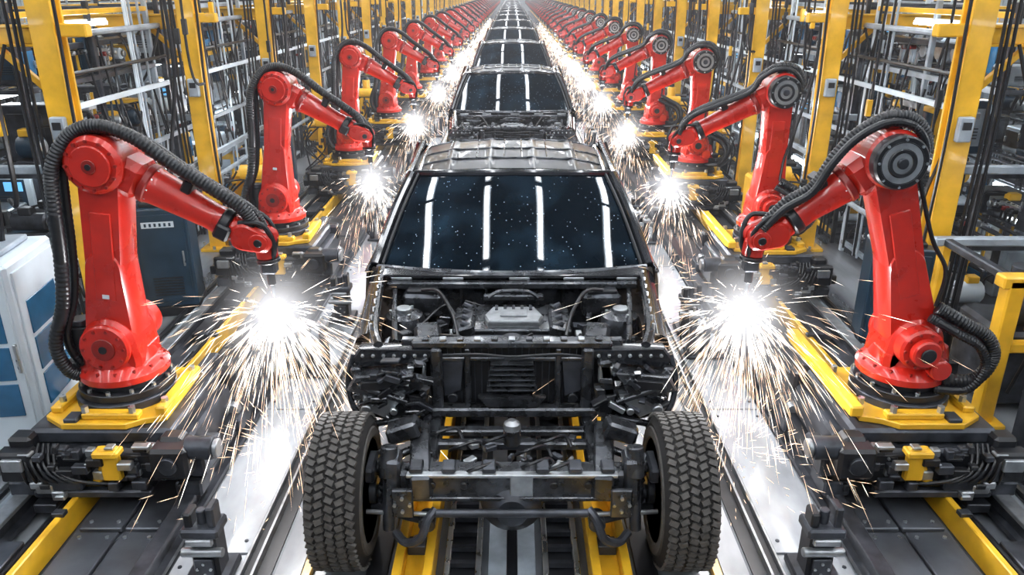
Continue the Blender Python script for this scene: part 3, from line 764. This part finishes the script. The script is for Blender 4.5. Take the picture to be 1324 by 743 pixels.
# ------------------------------------------------------------ sparks
def streak(b, a, c, w, m_):
    dd = (c-a).normalized(); o = dd.orthogonal().normalized()*w; o2 = dd.cross(o).normalized()*w
    m = (a+c)/2
    b.add([a, m+o, m-o*0.5+o2*0.87, m-o*0.5-o2*0.87, c], [(0,1,2),(0,2,3),(0,3,1),(4,2,1),(4,3,2),(4,1,3)], m_)
def build_sparks(n, seed, R0=0.72):
    b = MB(); rnd = random.Random(seed)
    for i in range(n):
        th = rnd.uniform(0, 2*math.pi); cz = rnd.uniform(-1, 0.45)
        if rnd.random() < 0.5: cz = rnd.uniform(-1, -0.3)
        sr = math.sqrt(1-cz*cz); d = Vector((sr*math.cos(th), sr*math.sin(th), cz))
        sp = rnd.uniform(0.3, 1.25)
        t0 = rnd.uniform(0.12, 1.05)
        dist = lambda t: d*(R0*sp*1.2*t) + Vector((0, 0, -0.34*t*t))
        dt = rnd.uniform(0.05, 0.24)
        a = dist(t0); c = dist(t0+dt)
        if a.z < -0.98 or c.z < -0.98: continue
        streak(b, a, c, rnd.uniform(0.0006, 0.0019), SPKW if (t0 < 0.35 or rnd.random() < 0.25) else SPK)
    for i in range(n//4):   # sparks skating over the floor
        th = rnd.uniform(0, 2*math.pi); r = rnd.uniform(0.05, 0.9); L_ = rnd.uniform(0.02, 0.12)
        d = Vector((math.cos(th), math.sin(th), 0)); a = d*r+Vector((0, 0, -0.97+rnd.uniform(0, 0.1)))
        streak(b, a, a+d*L_+Vector((0, 0, rnd.uniform(0, 0.04))), 0.0018, SPK)
    return b.mesh('welding_sparks')
spA = build_sparks(1250, 1, 0.80); spB = build_sparks(1250, 7, 0.80); spC = build_sparks(380, 9, 0.55)

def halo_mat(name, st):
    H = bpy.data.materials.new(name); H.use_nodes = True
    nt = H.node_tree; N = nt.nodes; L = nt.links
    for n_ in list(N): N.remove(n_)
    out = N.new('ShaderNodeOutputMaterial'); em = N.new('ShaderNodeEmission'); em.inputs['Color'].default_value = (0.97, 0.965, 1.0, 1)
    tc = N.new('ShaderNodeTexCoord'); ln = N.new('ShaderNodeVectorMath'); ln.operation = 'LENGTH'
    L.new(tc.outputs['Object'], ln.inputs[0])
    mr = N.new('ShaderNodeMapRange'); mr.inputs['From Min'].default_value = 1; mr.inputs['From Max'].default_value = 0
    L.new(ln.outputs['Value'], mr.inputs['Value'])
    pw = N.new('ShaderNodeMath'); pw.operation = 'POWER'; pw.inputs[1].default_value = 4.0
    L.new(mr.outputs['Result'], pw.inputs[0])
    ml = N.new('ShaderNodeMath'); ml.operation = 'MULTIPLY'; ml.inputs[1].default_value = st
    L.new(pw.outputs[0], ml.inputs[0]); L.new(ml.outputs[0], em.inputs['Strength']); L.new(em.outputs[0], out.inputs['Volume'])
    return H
HALO = halo_mat('weld_halo_emission', 6.5)  # self-glowing volume imitates the halo of light around each weld arc
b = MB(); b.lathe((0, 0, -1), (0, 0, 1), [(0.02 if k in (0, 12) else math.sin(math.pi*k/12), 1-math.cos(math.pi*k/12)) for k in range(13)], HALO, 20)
halo_me = b.mesh('weld_halo_glow')
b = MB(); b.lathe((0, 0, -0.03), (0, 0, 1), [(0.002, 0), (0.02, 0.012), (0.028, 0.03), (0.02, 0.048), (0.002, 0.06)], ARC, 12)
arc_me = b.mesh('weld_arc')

for side in (-1, 1):
    for k in range(NR):
        if side < 0: y = 4.38 if k == 0 else 4.38+3.5+3.8*(k-1)
        else: y = 4.38 + 3.22*k
        if y > YMAX-4: break
        if side < 0:
            put('robot_carriage', cm, (XL, y-0.02, 0)); put('welding_robot', rl, (XL, y, PZ))
            wx = XL+tipL.x; tip = tipL
        else:
            x = XR if k == 0 else XR+0.11
            put('robot_carriage', cmr, (x, y-0.02, 0)); put('welding_robot', rr if k == 0 else rr2, (x, y, PZ), 180)
            tip = tipR if k == 0 else tipR2; wx = x-tip.x
        wz = PZ+tip.z-0.09
        if k < 14:
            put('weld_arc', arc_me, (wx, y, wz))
            if k < 6: put('weld_halo_glow', halo_me, (wx, y, wz), 0, (0.55 if k == 0 else 0.5,)*3)
            put('welding_sparks', (spA if side < 0 else spB) if k < 1 else spC, (wx, y, wz), k*70)
        if k < 9:
            ld = bpy.data.lights.new('weld_light', 'POINT'); ld.energy = 60 if k == 0 else 85; ld.color = (0.96, 0.97, 1.0); ld.shadow_soft_size = 0.06
            lo = bpy.data.objects.new('weld_light', ld); scene.collection.objects.link(lo); lo.location = (wx, y, wz-0.08)

# ------------------------------------------------------------ weld fixtures / foreground clamp posts
b = MB()
b.box((0, 0, 0.03), (0.24, 0.24, 0.05), DARK, ch=0.01)
b.box((0, 0, 0.18), (0.14, 0.15, 0.28), BLK, ch=0.015)
b.box((0, -0.02, 0.34), (0.20, 0.16, 0.06), DARK, ch=0.012)
b.box((-0.06, -0.02, 0.40), (0.045, 0.1, 0.10), BLK, ch=0.01)
b.box((0.06, -0.02, 0.42), (0.045, 0.1, 0.13), DARK, ch=0.01)
b.cyl((0, -0.02, 0.36), (0, -0.02, 0.45), 0.026, DARK)
b.cyl((-0.11, -0.08, 0.22), (0.11, -0.08, 0.22), 0.026, GREY)
b.box((0, -0.10, 0.30), (0.14, 0.03, 0.04), GREY, ch=0.006)
b.box((0, -0.085, 0.12), (0.10, 0.02, 0.12), DARK, ch=0.006)
b.bolts((0, -0.09, 0.12), (0, -1, 0), 0.035, 4, 0.009, 0.012, STEEL)
cp = b.mesh('clamp_post')
for k in range(14):
    put('clamp_post', cp, (-1.63, 3.38+(0 if k == 0 else 3.5+3.8*(k-1)), 0.012)); put('clamp_post', cp, (1.64, 3.38+3.22*k, 0.012))
b = MB()
b.box((0, 0, 0.02), (0.34, 0.2, 0.03), DARK, ch=0.006)
for x, h in ((-0.12, 0.36), (0.0, 0.26), (0.12, 0.42)):
    b.box((x, 0, h/2+0.02), (0.06, 0.08, h), DARK, ch=0.008)
    b.box((x, -0.01, h+0.03), (0.09, 0.1, 0.04), GREY, ch=0.006)
    b.cyl((x, -0.01, h+0.04), (x, -0.01, h+0.10), 0.012, STEEL)
b.box((0, 0.0, 0.24), (0.3, 0.04, 0.05), GREY, ch=0.006)
b.tube([(-0.12, 0.04, 0.36), (-0.2, 0.05, 0.3), (-0.2, 0.05, 0.1), (-0.16, 0.08, 0.03)], 0.01, HOSE)
fx = b.mesh('locating_fixture')
for k in range(10):
    put('locating_fixture', fx, (-1.66, 5.75+3.7*k, 0.012)); put('locating_fixture', fx, (1.68, 6.1+3.22*k, 0.012))

# ------------------------------------------------------------ yellow gantry
def gantry():
    b = MB()
    b.box((0, 0, 3.15), (0.12, 0.13, 6.3), YEL, ch=0.012)
    b.box((0, -0.075, 3.15), (0.19, 0.025, 6.3), YEL, ch=0.004)
    b.box((0, 0.075, 3.15), (0.19, 0.025, 6.3), YEL, ch=0.004)
    b.box((0, 0, 0.02), (0.36, 0.36, 0.04), YEL, ch=0.006)
    b.bolts((0, 0, 0.04), (0, 0, 1), 0.2, 4, 0.018, 0.04, STEEL)
    b.box((0.95, 0, 2.66), (1.9, 0.10, 0.13), YEL, ch=0.01)
    b.box((0.95, 0, 2.73), (1.9, 0.16, 0.02), YEL, ch=0.003); b.box((0.95, 0, 2.59), (1.9, 0.16, 0.02), YEL, ch=0.003)
    b.box((0.95, 0, 1.60), (1.9, 0.07, 0.07), LGREY, ch=0.01)
    b.box((1.85, 0, 3.15), (0.10, 0.10, 6.3), LGREY, ch=0.01)
    b.box((-0.20, 0, 2.70), (0.24, 0.1, 0.1), YEL, ch=0.01)
    b.box((0.25, 0, 2.40), (0.05, 0.05, 0.5), YEL, (0, 45, 0), ch=0.006)
    b.box((0.0, -0.12, 1.95), (0.12, 0.06, 0.2), LGREY, ch=0.01)
    b.box((0.0, -0.155, 1.98), (0.07, 0.01, 0.06), BLK, ch=0.002)
    for k, x in enumerate((-0.15, 0.14, 0.18, 0.23)):
        b.tube([(x, -0.1, 5.5), (x, -0.12, 3.0), (x+0.02, -0.12, 1.8), (x, -0.08, 0.2)], 0.014, HOSE, seg=6)
    b.tube([(0.3, -0.1, 2.6), (0.5, -0.15, 2.1), (0.8, -0.15, 1.9), (1.0, -0.1, 2.6)], 0.014, HOSE, seg=6)
    b.tube([(0.5, -0.1, 2.6), (0.7, -0.2, 2.3), (1.1, -0.2, 2.0), (1.4, -0.1, 2.6)], 0.012, HOSE, seg=6)
    return b.mesh('gantry_column')
gm = gantry()
for k in range(34):
    y = 6.35+2.8*k
    if y > 100: break
    put('gantry_column', gm, (-3.62, y, 0), 0, (-1, 1, 1)); put('gantry_column', gm, (3.62, y, 0))
b = MB()
for sx in (-1, 1):
    for x, z, w, h, m in ((3.62, 3.3, 0.14, 0.2, YEL), (4.2, 2.50, 0.20, 0.05, DARK), (4.75, 3.3, 0.14, 0.18, YEL), (5.47, 2.2, 0.10, 0.12, WHITE), (3.78, 1.05, 0.05, 0.06, LGREY),
                          (3.95, 2.0, 0.04, 0.05, WHITE), (3.95, 1.42, 0.04, 0.05, LGREY)):
        b.box((sx*x, 54.0, z), (w, 94, h), m, ch=0.004)
    for x, z, r, m in ((3.95, 2.62, 0.03, LGREY), (4.05, 2.60, 0.025, HOSE), (3.88, 2.3, 0.018, HOSE), (4.9, 2.4, 0.05, LGREY), (3.80, 0.75, 0.03, LGREY)):
        b.tube([(sx*x, 7, z), (sx*x, 101, z)], r, m, n=1)
put('longitudinal_service_rails', b.mesh('longitudinal_service_rails'))

# ------------------------------------------------------------ equipment racks
def rack(seed, depth=1.3, length=2.5, height=2.9):
    b = MB(); rnd = random.Random(seed)
    for x in (0, depth):
        for y in (-length/2, 0, length/2):
            b.box((x, y, height/2), (0.05, 0.05, height), rnd.choice((LGREY, DARK, LGREY, WHITE)), ch=0.005)
    zs = [0.12, 0.85, 1.5, 2.2, 2.8]
    for z in zs:
        for x in (0, depth):
            b.box((x, 0, z), (0.05, length, 0.05), rnd.choice((LGREY, DARK, LGREY, YEL, DARK)), ch=0.005)
        for y in (-length/2, 0, length/2):
            b.box((depth/2, y, z), (depth, 0.04, 0.04), DARK, ch=0.004)
        if 0.5 < z < 2.5:
            for q in range(7):
                b.box((0.1+q*0.18, 0, z+0.02), (0.05, length-0.05, 0.015), DARK, ch=0)
        elif z < 0.5:
            b.box((depth/2, 0, z+0.02), (depth-0.05, length-0.05, 0.015), DARK, ch=0)
    for zi, z in enumerate(zs[:-1]):
        hmax = zs[zi+1]-z-0.12
        for row in (0, 1):
            y = -length/2+0.1+rnd.uniform(0, 0.1)
            while y < length/2-0.2:
                w = rnd.uniform(0.12, 0.38); h = rnd.uniform(0.16, hmax*0.95); dd = rnd.uniform(0.25, 0.5)
                kind = rnd.random(); x0 = row*0.62+rnd.uniform(0.02, 0.12)+dd/2
                m = rnd.choice((NAVY, DARK, DARK, LGREY, LGREY, BLK, GREY, WHITE, NAVY, YEL, DARK, WHITE))
                w = min(w, length/2-0.08-y)
                if w < 0.1: break
                cy = y+w/2
                if kind < 0.40:
                    b.box((x0, cy, z+0.03+h/2), (dd, w*0.92, h), m, ch=0.012)
                    b.box((x0-dd/2-0.006, cy, z+0.03+h*0.55), (0.012, w*0.74, h*0.62), rnd.choice((DARK, LGREY, NAVY, BLUE, BLK)), ch=0.004)
                    b.box((x0-dd/2-0.02, cy+w*0.28, z+0.03+h*0.5), (0.02, 0.015, h*0.2), STEEL, ch=0.003)
                    b.box((x0, cy-w*0.46, z+0.03+h*0.5), (dd*0.7, 0.01, h*0.7), rnd.choice((LGREY, DARK, NAVY)), ch=0.003)
                    for q in range(4):
                        b.box((x0, cy-w*0.46-0.008, z+0.03+h*0.3+q*h*0.06), (dd*0.5, 0.008, h*0.02), BLK, ch=0)
                    if rnd.random() < 0.12:
                        b.box((x0-dd*0.1, cy-w*0.47-0.008, z+0.03+h*0.7), (dd*0.4, 0.008, h*0.2), SCREEN, ch=0.002)
                elif kind < 0.72:
                    r = min(w*0.4, h*0.4)
                    b.box((x0, cy, z+0.06), (dd*0.8, w*0.8, 0.06), DARK, ch=0.008)
                    b.cyl((x0-dd*0.4, cy, z+0.1+r), (x0+dd*0.3, cy, z+0.1+r), r, m, seg=14, ch=0.015)
                    b.cyl((x0-dd*0.48, cy, z+0.1+r), (x0-dd*0.4, cy, z+0.1+r), r*0.6, GREY, seg=12)
                    b.box((x0, cy, z+0.12+2*r), (0.12, 0.1, 0.07), rnd.choice((BLK, YEL, GREY)), ch=0.01)
                    b.tube([(x0, cy, z+0.14+2*r), (x0-0.2, cy+0.1, z+0.1+2*r+0.05), (x0-0.25, cy+0.15, z+0.1)], 0.012, HOSE, seg=6)
                elif kind < 0.94:
                    for q in range(int(w/0.07)+1):
                        yy = y+0.04+q*0.07
                        b.cyl((x0-0.1, yy, z+0.04), (x0-0.1, yy, z+0.03+h), 0.016, rnd.choice((STEEL, YEL, BLK, LGREY)), seg=8, ch=0)
                        b.cyl((x0-0.13, yy, z+0.1+h*0.4), (x0-0.20, yy, z+0.1+h*0.4), 0.022, rnd.choice((REDD, GREY, BLK)), seg=8)
                    b.box((x0-0.1, cy, z+0.05+h*0.7), (0.08, w, 0.06), GREY, ch=0.006)
                y += w+0.02
    for z in (0.78, 1.42, 2.12, 2.72):
        if rnd.random() < 0.85:
            yy = rnd.uniform(-0.3, 0.3); xx = rnd.choice((0.0, 0.6, 1.25))
            b.box((xx+0.02, yy, z), (0.06, 1.3, 0.03), WHITE, ch=0.006)
            b.box((xx-0.02, yy, z-0.03), (0.035, 1.2, 0.035), LAMP2, ch=0)
    for k in range(14):
        y0 = rnd.uniform(-1.1, 1.1); z0 = rnd.uniform(1.4, 2.8)
        b.tube([(-0.05, y0, z0), (-0.1, y0+0.15, z0-rnd.uniform(0.4, 1.0)), (-0.06, y0+rnd.uniform(0.2, 0.5), z0-rnd.uniform(0.0, 0.4))], 0.012, HOSE, seg=5)
    for k in range(5):
        y0 = rnd.uniform(-1.1, 1.1)
        b.tube([(-0.07, y0, 2.9), (-0.07, y0+0.03, 1.4), (-0.07, y0, 0.1)], 0.014, rnd.choice((HOSE, HOSE, LGREY, WHITE)), seg=6)
    return b.mesh('equipment_rack')
racks = [rack(s) for s in (3, 8, 15, 21, 34)]
for k in range(34):
    y = 7.8+2.8*k
    if y > 101: break
    for sx in (-1, 1):
        put('equipment_rack', racks[(k*2+(sx > 0)) % 5], (sx*4.05, y, 0), 0, (sx, 1, 1))
for k in range(-1, 16):
    y = 6.2+2.8*k
    for sx in (-1, 1):
        put('equipment_rack', racks[(k*3+1+(sx > 0)) % 5], (sx*6.0, y, 0), 0, (sx, 1, 1))
put('equipment_rack', racks[1], (4.55, 5.0, 0)); put('equipment_rack', racks[3], (-4.75, 4.9, 0), 0, (-1, 1, 1))

# ------------------------------------------------------------ yellow transformer units between robots
b = MB(); rnd = random.Random(12)
b.box((0, 0, 0.06), (0.6, 0.6, 0.10), DARK, ch=0.01)
b.box((0, 0, 0.55), (0.09, 0.5, 0.9), YEL, ch=0.012); b.box((0.2, 0.0, 0.5), (0.3, 0.42, 0.75), YEL, ch=0.03)
b.box((-0.14, 0.05, 0.75), (0.2, 0.3, 0.3), YEL, ch=0.03)
b.cyl((-0.05, -0.24, 0.95), (0.3, -0.24, 0.95), 0.09, YEL, seg=20); b.cyl((0.3, -0.24, 0.95), (0.36, -0.24, 0.95), 0.06, BLK)
b.cyl((0.1, -0.1, 0.9), (0.1, -0.1, 1.2), 0.08, YEL, seg=20); b.cyl((0.1, -0.1, 1.2), (0.1, -0.1, 1.26), 0.05, BLK)
b.box((0.2, -0.23, 0.45), (0.2, 0.03, 0.4), BLK, ch=0.008); b.box((0.2, -0.25, 0.55), (0.1, 0.02, 0.08), WHITE, ch=0.003)
for k in range(8):
    b.tube([(rnd.uniform(-.2, .3), -0.2, rnd.uniform(0.6, 1.1)), (rnd.uniform(-.3, .3), -0.34, rnd.uniform(0.5, 0.8)), (rnd.uniform(-.3, .3), -0.24, 0.14)], 0.013, HOSE, seg=6)
for k in range(14):
    b.box((rnd.uniform(-.25, .35), -0.24, rnd.uniform(0.2, 1.0)), (rnd.uniform(.03, .1), .06, rnd.uniform(.03, .08)), rnd.choice((YEL, DARK, GREY, BLK)), ch=0.006)
tu = b.mesh('yellow_transformer_unit')
for k in range(20):
    put('yellow_transformer_unit', tu, (-3.2, 9.4+3.8*k, 0)); put('yellow_transformer_unit', tu, (3.25, 9.3+3.22*k, 0), 0, (-1, 1, 1))

# control cabinets (navy)
b = MB()
b.box((0, 0, 0.05), (0.56, 0.46, 0.10), BLK, ch=0.006)
b.box((0, 0, 0.62), (0.54, 0.44, 1.04), NAVY, ch=0.015)
b.box((0, -0.226, 0.62), (0.46, 0.012, 0.92), NAVY, ch=0.004)
b.box((0.19, -0.24, 0.62), (0.02, 0.02, 0.16), STEEL, ch=0.004)
b.box((-0.02, -0.234, 0.98), (0.32, 0.004, 0.06), WHITE, ch=0)
for k in range(6):
    b.box((-0.14+0.048*k, -0.238, 0.98), (0.022, 0.004, 0.034), NAVY, ch=0)
for k in range(7):
    b.box((0, -0.234, 0.24+k*0.03), (0.3, 0.008, 0.012), BLK, ch=0)
b.box((0, 0, 1.16), (0.4, 0.3, 0.05), BLK, ch=0.01)
b.tube([(0.1, 0.1, 1.16), (0.15, 0.12, 1.6), (0.3, 0.15, 2.4), (0.3, 0.15, 3.2)], 0.02, HOSE)
cc = b.mesh('control_cabinet')
for k in range(10):
    put('control_cabinet', cc, (-3.36, 7.2+3.8*k, 0), 12, (0.9, 0.9, 0.95)); put('control_cabinet', cc, (3.35, 6.35+3.22*k, 0), -14, (0.9, 0.9, 0.85))

# white cabinet with blue windows (left foreground)
b = MB()
b.box((0, 0, 0.04), (0.78, 0.66, 0.08), BLK, ch=0.006)
b.box((0, 0, 0.74), (0.80, 0.68, 1.34), WHITE, ch=0.02)
b.box((0.02, -0.346, 0.74), (0.70, 0.015, 1.22), WHITE, ch=0.005)
b.box((0.406, 0.0, 0.74), (0.015, 0.58, 1.22), WHITE, ch=0.005)
for z in (0.50, 0.76, 1.02):
    b.box((0.14, -0.357, z), (0.36, 0.01, 0.23), BLUE, ch=0.004)
    b.box((0.416, 0.0, z), (0.01, 0.42, 0.23), BLUE, ch=0.004)
b.box((0.36, -0.365, 0.80), (0.02, 0.025, 0.2), STEEL, ch=0.004)
b.box((-0.2, -0.36, 1.1), (0.2, 0.02, 0.14), SCREEN, ch=0.004)
b.box((0, 0, 1.43), (0.6, 0.5, 0.04), LGREY, ch=0.008)
b.tube([(0.2, 0.1, 1.42), (0.22, 0.1, 1.9), (0.0, 0.15, 2.5), (0.0, 0.15, 3.4)], 0.025, HOSE)
put('white_control_cabinet', b.mesh('white_control_cabinet'), (-3.56, 4.75, 0), 8)

# yellow guard frame right foreground, with dark pump machine
b = MB()
for x in (0, 0.85):
    b.box((x, 0, 0.57), (0.12, 0.12, 1.14), YEL, ch=0.012)
    b.box((x, 0, 0.02), (0.24, 0.24, 0.03), YEL, ch=0.004)
    b.box((x, 0.9, 0.57), (0.08, 0.08, 1.14), YEL, ch=0.012)
b.box((0.42, 0, 1.12), (1.05, 0.12, 0.09), YEL, ch=0.012)
b.box((0.42, 0.9, 1.12), (1.05, 0.08, 0.07), LGREY, ch=0.012)
b.box((0, 0.45, 1.12), (0.07, 0.9, 0.06), DARK, ch=0.01)
b.box((0.42, 0, 0.62), (0.85, 0.08, 0.08), YEL, ch=0.01)
b.box((0.22, -0.04, 0.88), (0.14, 0.12, 0.30), YEL, ch=0.02)
b.box((0.42, 0.45, 0.35), (0.6, 0.6, 0.6), DARK, ch=0.03)
b.cyl((0.2, 0.3, 0.8), (0.6, 0.3, 0.8), 0.13, DARK, seg=24)
b.cyl((0.42, 0.5, 0.6), (0.42, 0.5, 1.05), 0.10, DARK, seg=24)
for k in range(6):
    b.tube([(0.1+0.1*k, -0.08, 1.12), (0.14+0.1*k, -0.16, 0.8), (0.08+0.12*k, -0.1, 0.3)], 0.014, HOSE)
put('yellow_guard_frame', b.mesh('yellow_guard_frame'), (3.47, 5.0, 0))
b = MB()
b.box((0, 0, 0.4), (0.5, 0.5, 0.8), DARK, ch=0.03); b.box((0, -0.26, 0.5), (0.36, 0.03, 0.4), BLK, ch=0.01)
b.box((0, 0, 0.83), (0.6, 0.4, 0.06), YEL, ch=0.015); b.cyl((0, 0, 0.85), (0, 0, 1.05), 0.08, DARK)
b.box((0.1, -0.1, 1.05), (0.3, 0.1, 0.1), YEL, ch=0.015)
b.box((0, -0.285, 0.55), (0.14, 0.02, 0.1), WHITE, ch=0.005)
for k in range(4): b.tube([(0.1*k-0.15, -0.2, 0.83), (0.1*k-0.2, -0.35, 0.6), (0.1*k-0.1, -0.3, 0.1)], 0.014, HOSE)
put('hydraulic_pump_unit', b.mesh('hydraulic_pump_unit'), (3.55, 4.2, 0))

# hanging cables near the first columns
b = MB(); rnd = random.Random(3)
for sx in (-1, 1):
    for k in range(26):
        y = rnd.uniform(5.6, 22); x = rnd.uniform(3.25, 4.0)*sx; z = rnd.uniform(1.3, 2.2)
        b.tube([(x, y, 7.3), (x+rnd.uniform(-.03, .03), y, 3.8), (x, y, z+0.2), (x+rnd.uniform(-.15, .15), y+0.1, z)], rnd.uniform(0.012, 0.022), HOSE, seg=6)
        b.box((x, y, z+0.6), (0.05, 0.05, 0.16), rnd.choice((BLK, YEL, DARK)), ch=0.006)
put('hanging_cables', b.mesh('hanging_cables'))

# bright haze down the hall, imitated by a faintly self-glowing volume
HZ = bpy.data.materials.new('emissive_haze'); HZ.use_nodes = True
nt = HZ.node_tree; N = nt.nodes; L = nt.links
for n_ in list(N): N.remove(n_)
out = N.new('ShaderNodeOutputMaterial'); em = N.new('ShaderNodeEmission'); em.inputs['Color'].default_value = (0.95, 0.95, 1.0, 1); em.inputs['Strength'].default_value = 0.0035
L.new(em.outputs[0], out.inputs['Volume'])
b = MB(); b.box((0, 53.5, 2.0), (17.6, 97, 3.9), HZ, ch=0)
put('emissive_haze', b.mesh('emissive_haze'))

# ------------------------------------------------------------ world + camera
w = bpy.data.worlds.new('world'); scene.world = w; w.use_nodes = True
w.node_tree.nodes['Background'].inputs['Color'].default_value = (0.6, 0.7, 0.8, 1)
w.node_tree.nodes['Background'].inputs['Strength'].default_value = 0.3
cam = bpy.data.cameras.new('camera'); co = bpy.data.objects.new('camera', cam); scene.collection.objects.link(co)
co.location = (0, 0, 3.0); co.rotation_euler = (R(90-21.1), 0, 0)
cam.sensor_width = 36; cam.lens = 27.19; cam.clip_end = 300
scene.camera = co
